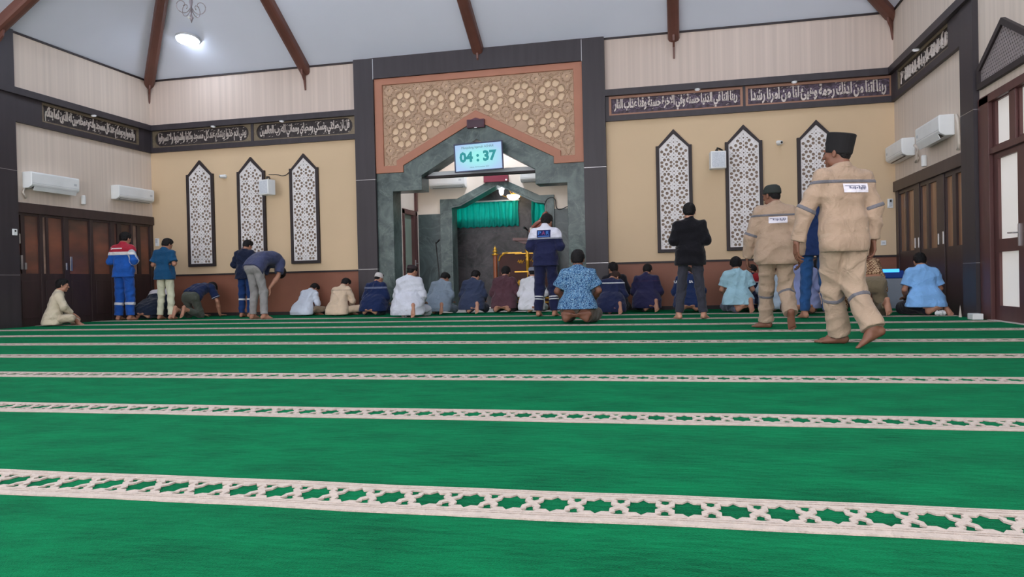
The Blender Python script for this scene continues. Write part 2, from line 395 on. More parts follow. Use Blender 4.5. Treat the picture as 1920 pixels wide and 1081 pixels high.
# hipped ceiling: four slopes, each with real thickness
apex = (XM, YM, ZC + SL * HALF)
cn = [(XL, D, ZC), (XR, D, ZC), (XR, YR, ZC), (XL, YR, ZC)]
for i, s in enumerate(('front', 'right', 'rear', 'left')):
    a, b = cn[i], cn[(i + 1) % 4]; up = .12
    v = [a, b, apex, (a[0], a[1], a[2] + up), (b[0], b[1], b[2] + up), (apex[0], apex[1], apex[2] + up)]
    mb = MB(); mb.add(v, [(0, 1, 2), (3, 5, 4), (0, 3, 4, 1), (1, 4, 5, 2), (2, 5, 3, 0)]); st(mb, 'ceiling' if i == 0 else 'ceiling_' + s, M['roof'])

# roof beams with spiked feet
def roof_beam(foot, dirxy, length, label, hip=False):
    fx, fy = foot; dx, dy = dirxy; l = math.hypot(dx, dy); dx /= l; dy /= l
    sl = SL / math.sqrt(2) if hip else SL
    root = thing('roof_beam', label, 'beam', (fx, fy, ZC), 'brown rafters under the hipped ceiling')
    px, py = -dy, dx; hw = .105; dep = .20
    mb = MB(); prof = []
    # cross-section: flat top against the ceiling, rounded underside
    sec = [(-hw, 0.02), (hw, 0.02), (hw, -dep + .06), (hw * .8, -dep + .02), (hw * .35, -dep), (-hw * .35, -dep), (-hw * .8, -dep + .02), (-hw, -dep + .06)]
    v = []
    for t in (0.01, length):
        for (a, z) in sec: v.append((fx + dx * t + px * a, fy + dy * t + py * a, ZC + sl * t + z))
    n = len(sec); f = [tuple(range(n)), tuple(range(n, 2 * n))[::-1]] + [(i, n + i, n + (i + 1) % n, (i + 1) % n) for i in range(n)]
    mb.add(v, f); mb.build('rafter', M['beam'], root)
    mb = MB(); v = []
    for s in (-.018, .018):
        for (t, z) in ((0.01, -.10), (.16, -.10), (.14, -.20), (.06, -.30), (0.01, -.50)):
            v.append((fx + dx * t + px * s, fy + dy * t + py * s, ZC + z))
    mb.add(v, [(0, 1, 2, 3, 4), (9, 8, 7, 6, 5)] + [(i, 5 + i, 5 + (i + 1) % 5, (i + 1) % 5) for i in range(5)])
    mb.build('spike', M['beam'], root)
q = (XR - XL) / 4
roof_beam((XL, D), (1, -1), 4.2, 'brown roof beam rising from the left front corner of the ceiling', True)
roof_beam((XL + q, D), (0, -1), 3.1, 'brown roof beam landing on the wall left of the dark portal post')
roof_beam((XL + 2 * q, D), (0, -1), 3.6, 'brown roof beam landing above the middle of the carved screen')
roof_beam((XL + 3 * q, D), (0, -1), 3.1, 'brown roof beam landing above the cream wall right of the portal')
roof_beam((XR, D), (-1, -1), 4.2, 'brown roof beam rising from the right front corner of the ceiling', True)
roof_beam((XL, 10.40), (1, 0), 3.0, 'brown roof beam above the dark pillar on the left wall')

# round ceiling lamps
DISCS = [(XL + 1.62, D - .87), (XM, D - 2.0), (XR - 2.2, D - 1.9), (XM - 3.4, D - 2.2), (XL + 1.3, 9.2), (XR - 1.3, 9.2), (XL + 1.6, 5.2), (XR - 1.6, 5.2), (XM - 3, 1.6), (XM + 3, 1.6)]
def roofz(x, y): return ZC + SL * min(D - y, x - XL, XR - x, y - YR)
def roofn(x, y):
    c = [D - y, x - XL, XR - x, y - YR]; k = c.index(min(c)); g = [(0, -1), (1, 0), (-1, 0), (0, 1)][k]
    return Vector((SL * g[0], SL * g[1], -1)).normalized()
for i, (x, y) in enumerate(DISCS):
    n = (roofn(x, y) * .35 + Vector((0, 0, -1)) * .65).normalized(); R = Vector((0, 0, 1)).rotation_difference(n).to_matrix(); c = Vector((x, y, roofz(x, y) - .075))
    lab = ('lit round white ceiling lamp on the slope, lower left under the scrolled chandelier' if i == 0 else 'round white ceiling lamp set high on the hipped ceiling')
    root = thing('ceiling_lamp', lab, 'lamp', tuple(c), 'round lamps on the ceiling')
    MB().tube([c + Vector((0, 0, .16)), c], .05, 10).build('mount', M['white_d'], root)
    MB().lathe([(.235, -.01), (.235, .03), (.222, .036)], c, 28, R=R).build('rim', M['white_d'], root)
    MB().lathe([(.215, .034), (.212, .05), (.16, .058), (.05, .062)], c, 28, R=R).build('diffuser', M['lamp'], root)

# ---------------- frieze rails and corner posts
def frieze(name, fn, a0, a1, w, sg, panels, ledge=.12):
    mb = MB()
    def bx(u0, u1, z0, z1, t): mb.prism([(u0, z0), (u1, z0), (u1, z1), (u0, z1)], fn, w, w + sg * t)
    bx(a0, a1, ZFB, 3.655, .06); bx(a0, a1, 4.015, ZFT, ledge)
    cur = a0
    for (p0, p1) in panels: bx(cur, p0, 3.655, 4.015, .055); cur = p1
    bx(cur, a1, 3.655, 4.015, .055)
    return st(mb, name, M['dark'])
frieze('trim_frieze_front_left', FX, XL, XC - PW, D, -1, [(-11.07, -8.69), (-8.63, -6.34)])
frieze('trim_frieze_front_right', FX, XC + PW, XR, D, -1, [(-1.215, 1.195), (1.24, 3.68)])
frieze('trim_frieze_left', SY, 10.0, D, XL, 1, [(11.23, 13.70)])
frieze('trim_frieze_right', SY, 10.40, D, XR, -1, [(11.29, 13.73)])

AYAT = {
 'a': 'يبني ادم خذوا زينتكم عند كل مسجد وكلوا واشربوا ولا تسرفوا',
 'b': 'قل ان صلاتي ونسكي ومحياي ومماتي لله رب العالمين',
 'c': 'ربنا اتنا في الدنيا حسنة وفي الاخرة حسنة وقنا عذاب النار',
 'd': 'ربنا اتنا من لدنك رحمة وهيئ لنا من امرنا رشدا',
 'e': 'واقيموا وجوهكم عند كل مسجد وادعوه مخلصين له الدين كما بداكم',
}
def arcs(cx, cz, r, k0, k1, fn, w, th, n=14):
    """spiral scroll stroke as a thin raised tube"""
    pts = []
    for i in range(n + 1):
        a = k0 + (k1 - k0) * i / n; rr = r * (1 - .6 * i / n); pts.append(fn(cx + rr * math.cos(a), cz + rr * math.sin(a), w))
    return pts
def calligraphy(label, fn, a0, a1, w, sg, text, frame_m, flip=False, scroll=True, rounded=False):
    z0, z1 = 3.658, 4.012
    root = thing('calligraphy_panel', label, 'calligraphy panel', fn((a0 + a1) / 2, z0, w), 'calligraphy panels along the frieze')
    fw = .045 if not rounded else .035
    if rounded:
        h = (z1 - z0) / 2 - fw * .6; hole = []
        c0, c1 = a0 + .06 + h, a1 - .06 - h; zm = (z0 + z1) / 2
        for k in range(13): t = PI / 2 + PI * k / 12; hole.append((c0 + h * math.cos(t), zm + h * math.sin(t)))
        for k in range(13): t = -PI / 2 + PI * k / 12; hole.append((c1 + h * math.cos(t), zm + h * math.sin(t)))
    else: hole = [(a0 + fw, z0 + fw * .6), (a1 - fw, z0 + fw * .6), (a1 - fw, z1 - fw), (a0 + fw, z1 - fw)]
    MB().plate([(a0, z0), (a1, z0), (a1, z1), (a0, z1)], [hole], fn, w + sg * .008, w + sg * .04).build('frame', frame_m, root)
    MB().prism([(a0 + .01, z0 + .01), (a1 - .01, z0 + .01), (a1 - .01, z1 - .01), (a0 + .01, z1 - .01)], fn, w + sg * .001, w + sg * .012).build('board', M['board'] if scroll else M['board2'], root)
    box = (a0 + fw + .05, a1 - fw - .05, z0 + .028, z1 - .046)
    if rounded: box = (a0 + .13, a1 - .13, z0 + .036, z1 - .046)
    if flip: box = (box[1], box[0], box[2], box[3])
    if scroll:
        mb = MB(); rnd = random.Random(len(label)); x = a0 + .12; i = 0
        while x < a1 - .12:
            r = rnd.uniform(.08, .125); k = rnd.uniform(0, 6.28)
            zc_ = (z0 + z1) / 2 + rnd.uniform(-.03, .03)
            mb.tube(arcs(x, zc_, r, k, k + rnd.choice((-1, 1)) * 7.0, fn, w + sg * .014, .005), .005, 5)
            x += rnd.uniform(.07, .12)
        mb.build('scrollwork', M['swirl'], root)
    if text is None:
        mb = MB(); rnd = random.Random(5); x = a0 + .14
        while x < a1 - .14:      # script too distorted in the view to read: brush strokes of the same rhythm
            zc_ = (z0 + z1) / 2 + rnd.uniform(-.055, .055); k = rnd.uniform(0, 6.28)
            P = arcs(x, zc_, rnd.uniform(.05, .10), k, k + rnd.choice((-1, 1)) * rnd.uniform(2.2, 4.2), fn, w + sg * .02, .005)
            n = len(P); mb.tube(P, [.004 + .009 * math.sin(PI * i / (n - 1)) for i in range(n)], 6); x += rnd.uniform(.022, .05)
            if rnd.random() < .4: mb.tube([fn(x, z0 + .08, w + sg * .02), fn(x + rnd.uniform(-.03, .03), z1 - .08, w + sg * .02)], [.012, .007], 6)
        mb.build('lettering', M['letter'], root)
    else:
        tb = text_mb(shape_ar(text), box, fn, w + sg * .012, w + sg * .024, bold=.034 if scroll else .026)
        rnd = random.Random(len(text)); x = a0 + .16      # small vowel marks above and below the line
        while x < a1 - .16:
            z = rnd.choice((z0 + .05 + rnd.uniform(0, .03), z1 - .055 - rnd.uniform(0, .035), z1 - .055 - rnd.uniform(0, .05)))
            L_ = rnd.uniform(.02, .045); tb.tube([fn(x, z, w + sg * .018), fn(x + L_, z + L_ * .45, w + sg * .018)], [.006, .004], 5); x += rnd.uniform(.035, .08) * (1.6 if scroll else 1)
        tb.build('lettering', M['letter'], root)
    return root
calligraphy('carved calligraphy panel nearest the left corner of the front frieze', FX, -11.07, -8.69, D, -1, AYAT['a'], M['bronze'], rounded=True, scroll=False)
calligraphy('carved calligraphy panel on the frieze just left of the portal post', FX, -8.63, -6.34, D, -1, AYAT['b'], M['bronze'], rounded=True, scroll=False)
calligraphy('copper framed calligraphy panel on the frieze just right of the portal post', FX, -1.215, 1.195, D, -1, AYAT['c'], M['copper'])
calligraphy('copper framed calligraphy panel at the right end of the front frieze', FX, 1.24, 3.68, D, -1, AYAT['d'], M['copper'])
calligraphy('carved calligraphy panel on the left wall above the air conditioners', SY, 11.23, 13.70, XL, 1, AYAT['e'], M['bronze'], scroll=False)
calligraphy('carved calligraphy panel on the right wall above the air conditioners', SY, 11.29, 13.73, XR, -1, None, M['bronze'], flip=True, scroll=False)

def downlight(x, y, z, label):
    root = thing('downlight', label, 'downlight', (x, y, z), 'small downlights under the frieze ledge')
    MB().lathe([(.052, .004), (.052, -.012), (.044, -.016)], (x, y, z), 18).build('ring', M['white_p'], root)
    MB().lathe([(.040, -.010), (.038, -.018)], (x, y, z), 18).build('lens', M['spot'], root)
downlight(.40, D - .085, 4.015, 'small round downlight in the ledge above the panel right of the portal')
downlight(2.07, D - .085, 4.015, 'small round downlight in the ledge near the right end of the front frieze')
downlight(-7.95, D - .085, 4.015, 'small round downlight in the ledge just left of the portal')
downlight(-9.55, D - .085, 4.015, 'small round downlight in the ledge near the left corner of the front wall')
downlight(XL + .085, 12.41, 4.015, 'small round downlight in the ledge on the left wall')
downlight(XR - .085, 12.57, 4.015, 'small round downlight in the ledge on the right wall')

# ---------------- portal posts, lintel and wall pilasters
def post(label, fn, a0, a1, w, sg, t, z1=ZC, joints=(.903, 2.70), vjoint=None):
    root = thing('wooden_post', label, 'post', fn((a0 + a1) / 2, 0, w), 'dark laminate posts on the walls')
    zs = [-.012] + list(joints) + [z1]
    for i in range(len(zs) - 1):
        MB().prism([(a0, zs[i] + .004), (a1, zs[i] + .004), (a1, zs[i + 1] - .004), (a0, zs[i + 1] - .004)], fn, w, w + sg * t).build('panel', M['dark'], root)
    for z in joints:
        MB().prism([(a0 + .001, z - .006), (a1 - .001, z - .006), (a1 - .001, z + .006), (a0 + .001, z + .006)], fn, w, w + sg * (t - .002)).build('metal_joint', M['metal'], root, label='thin bright metal joint')
    return root
post('dark laminate post at the left edge of the marble portal', FX, XC - PW, XC - 2.10, D, -1, .12)
post('dark laminate post at the right edge of the marble portal', FX, XC + 2.10, XC + PW, D, -1, .12)
r = thing('portal_lintel', 'dark laminate lintel across the top of the portal under the ceiling', 'lintel', (XC, D, 4.71))
MB().box(XC - 2.10, XC + 2.10, D + .02, D - .115, 4.713, ZC).build('panel', M['dark'], r)
for x in (XC - 2.10, XC + 2.10): MB().box(x - .006, x + .006, D, D - .122, 4.70, ZC - .02).build('metal_joint', M['metal'], r)
post('dark pillar on the left wall before the folding doors', SY, 10.20, 10.66, XL, 1, .07)
post('dark pillar on the right wall between folding doors and glass door', SY, 10.385, 10.83, XR, -1, .07, joints=(.70, 2.62))

# ---------------- carved screen above the portal
notch = [(XC - 2.10, 2.82), (XC - 1.52, 2.82), (XC - 1.52, 2.955), (XC, 3.745), (XC + 1.52, 2.955), (XC + 1.52, 2.82), (XC + 2.10, 2.82), (XC + 2.10, 4.71), (XC - 2.10, 4.71)]
inner = [(XC - 1.93, 2.96), (XC - 1.66, 2.96), (XC - 1.66, 3.06), (XC, 3.945), (XC + 1.66, 3.06), (XC + 1.66, 2.96), (XC + 1.93, 2.96), (XC + 1.93, 4.58), (XC - 1.93, 4.58)]
scr = thing('carved_screen', 'terracotta framed geometric screen filling the wall above the portal arch', 'screen', (XC, D, 2.82))
MB().plate(notch, [inner], FX, D + .02, D - .075).build('frame', M['orange'], scr, bevel=.008)
hl = lattice_holes(inner, .60, XC - .90 - .60, 4.17, True, .012, .118)
MB().plate(inner, hl, FX, D - .012, D - .035).build('lattice', M['screen_l'], scr)
MB().prism(inner, FX, D - .001, D - .006).build('backing', M['screen_b'], scr)
mb = MB()
for i in range(-1, 9):
    for j in range(-3, 4):
        cx, cz = XC - .90 - .60 + i * .60, 4.17 + j * .60
        def ok(p): return inside(inner, *p) and dist_edge(inner, *p) > .008
        for k in range(8):
            a = PI / 8 + k * PI / 4; px_, pz_ = cx + .335 * .6 * math.cos(a), cz + .335 * .6 * math.sin(a)
            R = [(px_ + .083 * math.cos(t * PI / 6), pz_ + .083 * math.sin(t * PI / 6)) for t in range(13)]
            for t in range(12):
                if ok(R[t]) and ok(R[t + 1]): mb.tube([(R[t][0], D - .036, R[t][1]), (R[t + 1][0], D - .036, R[t + 1][1])], .0075, 4)
            b = k * PI / 4
            for (r0, r1) in ((.30, .44),):
                q0 = (cx + r0 * math.cos(b), cz + r0 * math.sin(b)); q1 = (cx + r1 * .92 * math.cos(b + .32), cz + r1 * .92 * math.sin(b + .32)); q2 = (cx + r1 * .92 * math.cos(b - .32), cz + r1 * .92 * math.sin(b - .32))
                for q in (q1, q2):
                    if ok(q0) and ok(q) and ok(((q0[0] + q[0]) / 2, (q0[1] + q[1]) / 2)): mb.tube([(q0[0], D - .036, q0[1]), (q[0], D - .036, q[1])], .007, 4)
mb.build('strapwork', M['screen_l'], scr)

# ---------------- marble portal
port = [(XC - 2.10, -.012), (XC - 1.765, -.012), (XC - 1.765, 2.45), (XC - 1.15, 2.45), (XC - 1.15, 2.74), (XC, 3.385), (XC + 1.15, 2.74), (XC + 1.15, 2.45), (XC + 1.765, 2.45), (XC + 1.765, -.012), (XC + 2.10, -.012),
        (XC + 2.10, 2.82), (XC + 1.52, 2.82), (XC + 1.52, 2.955), (XC, 3.745), (XC - 1.52, 2.955), (XC - 1.52, 2.82), (XC - 2.10, 2.82)]
pr_ = thing('marble_portal', 'green marble gabled portal framing the prayer niche', 'portal', (XC, D, 0))
MB().plate(port, [], FX, D + .40, D - .045).build('surround', M['marble'], pr_, bevel=.006)
mb = MB()
for s in (-1, 1):
    for z in (.9, 1.8, 2.45): mb.box(XC + s * 1.768, XC + s * 2.075, D - .047, D - .044, z - .003, z + .003)
mb.build('joint_line', M['marble2'], pr_)
MB().box(XC - 1.16, XC + 1.16, D + .22, D + .34, 2.755, 2.835).build('tie_beam', M['white_d'], pr_, label='pale grey beam crossing the arch')
MB().box(XC - 1.16, XC + 1.16, D + .20, D + .36, 2.715, 2.755).build('tie_beam_soffit', M['darker'], pr_)

# ---------------- chamber behind the portal
YB = 15.55; YN = 16.6; XA0, XA1 = XC - 1.77, XC + 1.77
# left side wall of the chamber with its door hole (y 14.62-15.36, z to 2.08)
st(MB().plate([(D + .40, 0), (14.60, 0), (14.60, 2.14), (15.42, 2.14), (15.42, 0), (YB, 0), (YB, 4.2), (D + .40, 4.2)], [], SY, XA0 - .2, XA0), 'wall_niche_left', M['cream_plain'])
st(MB().box(XA1, XA1 + .2, D + .40, YB, 0, 4.2), 'wall_niche_right', M['marble2'])
hole = [(XC - 1.02, -.0), (XC + 1.10, -.0), (XC + 1.10, 2.26), (XC + .86, 2.29), (XC + .05, 2.70), (XC - .80, 2.28), (XC - 1.02, 2.25)]
st(MB().plate([(XA0 - .2, 2.10), (hole[6][0], 2.10), hole[6], hole[5], hole[4], hole[3], hole[2], (hole[2][0], 2.10), (XA1 + .2, 2.10), (XA1 + .2, 4.2), (XA0 - .2, 4.2)], [], FX, YB - .01, YB + .12), 'wall_niche_back_upper', M['cream_plain'])
st(MB().box(XA0 - .2, XC - 1.02, YB - .01, YB + .12, 0, 2.10), 'wall_niche_back_left', M['marble2'])
st(MB().box(XC + 1.10, XA1 + .2, YB - .01, YB + .12, 0, 2.10), 'wall_niche_back_right', M['marble2'])
fr = [(XC - 1.25, -.0), hole[0], hole[6], hole[5], hole[4], hole[3], hole[2], hole[1], (XC + 1.27, 0), (XC + 1.27, 2.40), (XC + .96, 2.40), (XC + .05, 2.84), (XC - .86, 2.41), (XC - 1.25, 2.41)]
nf = thing('niche_surround', 'green marble gabled frame around the inner niche', 'niche surround', (XC, YB, 0))
MB().plate(fr, [], FX, YB - .011, YB - .05).build('surround', M['marble'], nf, bevel=.005)
lin_ = [(XC + a, b) for a, b in ((-1.019, 0), (-1.019, 2.249), (-.80, 2.279), (.05, 2.699), (.86, 2.289), (1.099, 2.259), (1.099, 0), (1.065, 0), (1.065, 2.225), (.85, 2.255), (.05, 2.66), (-.79, 2.245), (-.985, 2.215), (-.985, 0))]
MB().plate(lin_, [], FX, YB + .34, YB - .048).build('jamb_lining', M['marble'], nf)
st(MB().box(XC - 1.9, XC + 1.9, YN, YN + .2, 0, 3.6), 'wall_mihrab', M['marble3'])
mb = MB()
for z in (.95, 1.72): mb.box(XC - 1.9, XC + 1.9, YN - .002, YN + .01, z - .003, z + .003)
for x in (-1.0, .27): mb.box(XC + x - .003, XC + x + .003, YN - .002, YN + .01, 0, 3.6)
st(mb, 'trim_marble_joints', M['marble2'])
for i, (x0, x1, z0) in enumerate(((-5.05, -3.62, 2.02), (-3.15, -2.6, 1.95))):
    st(MB().box(x0, x1, YN - .02, YN + .0, z0, 2.40), 'window_%d' % (i + 1), M['pane'])
st(MB().box(XC - 2.0, XC - 1.55, YB + .12, YN, 0, 3.6), 'wall_mihrab_left', M['marble3'])
st(MB().box(XC + 1.55, XC + 2.0, YB + .12, YN, 0, 3.6), 'wall_mihrab_right', M['marble3'])
st(MB().box(XC - 2.2, XC + 2.2, YB + .12, YN + .2, 3.6, 3.7), 'ceiling_mihrab', M['roof'])
st(MB().box(XC - 2.2, XC + 2.2, D + .25, YB + .12, 4.2, 4.3), 'ceiling_niche', M['roof'])
# chamber door and upper post
d3 = thing('door_3', None, None, (XA0, 15.0, 0), kind='structure')
mb = MB(); mb.box(XA0 - .12, XA0 + .02, 14.56, 14.66, 0, 2.14); mb.box(XA0 - .12, XA0 + .02, 15.33, 15.43, 0, 2.14); mb.box(XA0 - .12, XA0 + .02, 14.56, 15.43, 2.06, 2.16)
mb.box(XA0 - .12, XA0 + .012, 14.66, 15.33, 0.0, .28); mb.box(XA0 - .12, XA0 + .012, 15.22, 15.33, .28, 2.06)
mb.build('door_frame', M['redwood'], d3)
MB().box(XA0 - .08, XA0 - .05, 14.66, 15.22, .28, 2.06).build('glass_pane', mat('sage_green_glass', (118, 134, 122), .25, emit=(118, 134, 122), estr=.12), d3)
mb = MB(); mb.tube([(XA0 + .02, 15.27, 1.02), (XA0 + .07, 15.27, 1.02), (XA0 + .07, 15.16, 1.02)], .009); mb.box(XA0 + .01, XA0 + .022, 15.255, 15.285, .90, 1.10); mb.build('handle', M['metal'], d3)
st(MB().box(XA0, XA0 + .05, 15.30, 15.40, 2.16, 4.2), 'trim_chamber_post', M['redwood'])

cl_ = thing('ceiling_lamp', 'added round white light brightening the niche chamber, unseen above the arch', 'lamp', (XC, 14.70, 4.2))  # unseen light added to brighten the chamber walls
MB().lathe([(.30, -.0), (.30, -.03), (.285, -.036)], (XC, 14.70, 4.2), 28).build('rim', M['white_d'], cl_)
MB().lathe([(.28, -.03), (.27, -.06), (.2, -.07), (.05, -.075)], (XC, 14.70, 4.2), 28).build('diffuser', M['lamp_added'], cl_)
# red running-text boxes
b1 = thing('display_box', 'small dark maroon box with a pointed top over the portal apex', 'display box', (XC, D - .08, 3.585))
MB().prism([(-3.965, 3.595), (-3.615, 3.595), (-3.615, 3.755), (-3.70, 3.755), (-3.79, 3.785), (-3.88, 3.755), (-3.965, 3.755)], FX, D - .045, D - .14).build('case', mat('dark_maroon_case', (84, 34, 56), .4), b1, bevel=.004)
MB().box(-3.95, -3.63, D - .142, D - .146, 3.61, 3.74).build('screen', mat('dark_maroon_screen', (60, 22, 40), .25), b1)
MB().box(-3.81, -3.76, D - .14, D - .16, 3.58, 3.594).build('sensor', M['white_p'], b1)
b2 = thing('display_box', 'long red-brown display box above the inner niche gable', 'display box', (-3.78, YB - .1, 2.72))
MB().box(-4.045, -3.51, YB - .001, YB - .09, 2.725, 2.878).build('case', mat('red_brown_case', (128, 50, 66), .4), b2, bevel=.004)
MB().lathe([(.02, 0), (.02, .012)], (-3.545, YB - .102, 2.755), 14, R=Matrix.Rotation(-PI / 2, 3, 'X')).build('badge', M['white_p'], b2)

# ---------------- TV clock
tvc = Vector((-3.71, D - .26, 3.003)); ra = math.radians(1.6)
def TV(a, b, w): return (tvc.x + a * math.cos(ra) - b * math.sin(ra), w, tvc.z + a * math.sin(ra) + b * math.cos(ra))
tv = thing('hanging_screen', 'hanging flat screen showing the countdown 04:37 in the portal arch', 'screen', tuple(tvc))
def rect(a, b): return [(-a, -b), (a, -b), (a, b), (-a, b)]
MB().plate(rect(.485, .275), [rect(.462, .252)], TV, tvc.y + .02, tvc.y - .02).build('bezel', mat('dark_blue_bezel', (40, 46, 84), .35), tv, bevel=.003)
MB().prism(rect(.46, .25), TV, tvc.y + .05, tvc.y + .01).build('housing', M['black_p'], tv)
def screen_mat():
    m = bpy.data.materials.new('lit_screen'); m.use_nodes = True; N = m.node_tree.nodes; L = m.node_tree.links; b = N['Principled BSDF']
    tc = N.new('ShaderNodeTexCoord'); mp = N.new('ShaderNodeMapping'); mp.inputs['Scale'].default_value = (1.9, 1, 3.4)
    g = N.new('ShaderNodeTexGradient'); g.gradient_type = 'SPHERICAL'
    r = N.new('ShaderNodeValToRGB'); r.color_ramp.elements[0].color = rgb((170, 205, 245)); r.color_ramp.elements[1].color = rgb((150, 246, 240)); r.color_ramp.elements[1].position = .75
    L.new(tc.outputs['Object'], mp.inputs[0]); L.new(mp.outputs[0], g.inputs[0]); L.new(g.outputs[0], r.inputs[0])
    L.new(r.outputs[0], b.inputs['Emission Color']); b.inputs['Emission Strength'].default_value = 1.1; b.inputs['Base Color'].default_value = (0.02, 0.02, 0.02, 1); b.inputs['Roughness'].default_value = .3
    return m
MB().prism(rect(.463, .253), TV, tvc.y + .008, tvc.y - .002).build('display', screen_mat(), tv)
tm = mat('screen_teal_digits', (10, 120, 122), .5, emit=(10, 130, 134), estr=.75); tm2 = mat('screen_grey_text', (70, 96, 104), .5, emit=(80, 116, 122), estr=.8)
text_mb('04 : 37', (-.38, .36, -.095, .115), TV, tvc.y - .003, tvc.y - .006, bold=.045).build('digits', tm, tv)
text_mb('Menjelang Iqamah ASHAR', (-.33, .31, .155, .215), TV, tvc.y - .003, tvc.y - .006).build('heading', tm2, tv)
text_mb('Selasa, 30 November 2021', (-.18, .2, -.205, -.18), TV, tvc.y - .003, tvc.y - .006).build('date_line', tm2, tv)
mb = MB(); mb.tube([(tvc.x, tvc.y + .05, tvc.z), (tvc.x, D + .12, tvc.z + .1)], .02); mb.tube([(tvc.x, D + .12, tvc.z + .1), (tvc.x, D + .12, 3.40)], .02); mb.build('bracket', M['black_p'], tv)

# ---------------- lattice panels on the front wall
def lattice_panel(xc, label, hw=.325, frame=.062):
    z0, zs, za = 1.06, 3.03, 3.33; fw = frame
    out = [(-hw, z0), (hw, z0), (hw, zs), (hw - .045, zs), (0, za), (-hw + .045, zs), (-hw, zs)]
    inn = [(-hw + fw, z0 + fw), (hw - fw, z0 + fw), (hw - fw, zs - .045), (0, za - .085), (-hw + fw, zs - .045)]
    out = [(a + xc, b) for a, b in out]; inn = [(a + xc, b) for a, b in inn]
    root = thing('lattice_panel', label, 'wall panel', (xc, D, z0), 'tall white lattice panels on the front wall')
    MB().plate(out, [inn], FX, D, D - .055).build('frame', M['darker'], root, bevel=.004)
    hs = lattice_holes(inn, .268, xc - .134, 2.69, False, .006)
    MB().plate(inn, hs, FX, D - .018, D - .034).build('lattice', M['white_l'], root)
    MB().prism(inn, FX, D - .001, D - .006).build('backing', M['back_l'], root)
lattice_panel(-9.945, 'white lattice panel farthest left on the front wall')
lattice_panel(-8.730, 'white lattice panel behind the left loudspeaker')
lattice_panel(-7.515, 'white lattice panel nearest the portal on its left')
lattice_panel(-.045, 'white lattice panel nearest the portal on its right')
lattice_panel(1.190, 'white lattice panel beside the right loudspeaker')
lattice_panel(2.425, 'white lattice panel farthest right, behind the man in the black cap')

# ---------------- carpets: one runner per prayer row, ivory band near its far edge
CW0, CW1 = XL + .02, XR - .06
PER = .119
def band_tile():
    """one repeat of the ivory band, local x 0..PER, y -.125..+.125: a star hole with strapwork crossings at its sides"""
    f0, f1 = -.074, .090; P = PER; cx, cy = P / 2, .008; pts = []
    R = [.068, .051]
    for k in range(16):
        a = PI * k / 8; r = R[k % 2]; pts.append((cx + r * math.cos(a) * .72, cy + r * math.sin(a) * 1.04))
    n = [(0, .020), (-.013, .033), (-.009, .046), (-.022, .060), (-.016, .069), (0, .071)]
    R_ = [(P + x, cy - y) for x, y in n][::-1] + [(P + x, cy + y) for x, y in n]
    L_ = [(-x, cy + y) for x, y in n][::-1] + [(-x, cy - y) for x, y in n]
    return cdt([(0, f0), (P, f0)] + R_ + [(P, f1), (0, f1)] + L_, [pts])
def band_mb(yc, phase):
    V, F = band_tile(); mb = MB(); n = int((CW1 - CW0) / PER)
    def wob(x, y): return y + .0035 * math.sin(x * 4.1 + phase) + .0022 * math.sin(x * 11.3 + phase * 2)
    def fn(a, b, w): return (a, yc + wob(a, b), w)
    vs = []; fs = []
    for i in range(n):
        k = len(vs); vs += [(CW0 + .02 + i * PER + a, b) for a, b in V]; fs += [tuple(k + j for j in q) for q in F]
    mb.extrude2d(vs, fs, fn, .001, .006, back=False)
    xs = [CW0 + .02 + i * (CW1 - CW0 - .04) / 240 for i in range(241)]
    for (b0, b1) in ((.115, .125), (.098, .109), (-.089, -.080), (-.127, -.096)):
        v = []
        for x in xs:
            for (b, z) in ((b0, .001), (b0, .006), (b1, .006), (b1, .001)): v.append(fn(x, b, z))
        f = [(4 * i + j, 4 * i + j + 1, 4 * i + j + 5, 4 * i + j + 4) for i in range(240) for j in range(3)]
        mb.add(v, f)
    return mb
ordn = ['farthest from the camera, touching the front wall', 'second from the front wall', 'third from the front wall', 'fourth from the front wall', 'fifth from the front wall', 'sixth from the front wall, fifth from the camera',
        'fourth from the camera', 'third from the camera', 'second from the camera', 'nearest the camera with the large star border']
for k in range(-1, 9):
    yc = 12.375 - 1.29744 * k
    y1 = yc + .14 if k >= 0 else D - .03; y0 = yc - 1.1574 if k >= 0 else 12.515
    root = thing('carpet_runner', 'green prayer carpet runner ' + ordn[k + 1], 'carpet', (XM, (y0 + y1) / 2, 0), 'green prayer carpet rows')
    mb = MB(); nx = 60; v = []
    xs = [CW0 + (CW1 - CW0) * i / nx for i in range(nx + 1)]
    mb.box(CW0, CW1, y0 + .002, y1 - .002, -.012, 0.0)
    mb.build('pile', M['green'], root)
    if k >= 0: band_mb(yc, k * 1.7).build('star_border', M['ivory'], root, fixn=False)

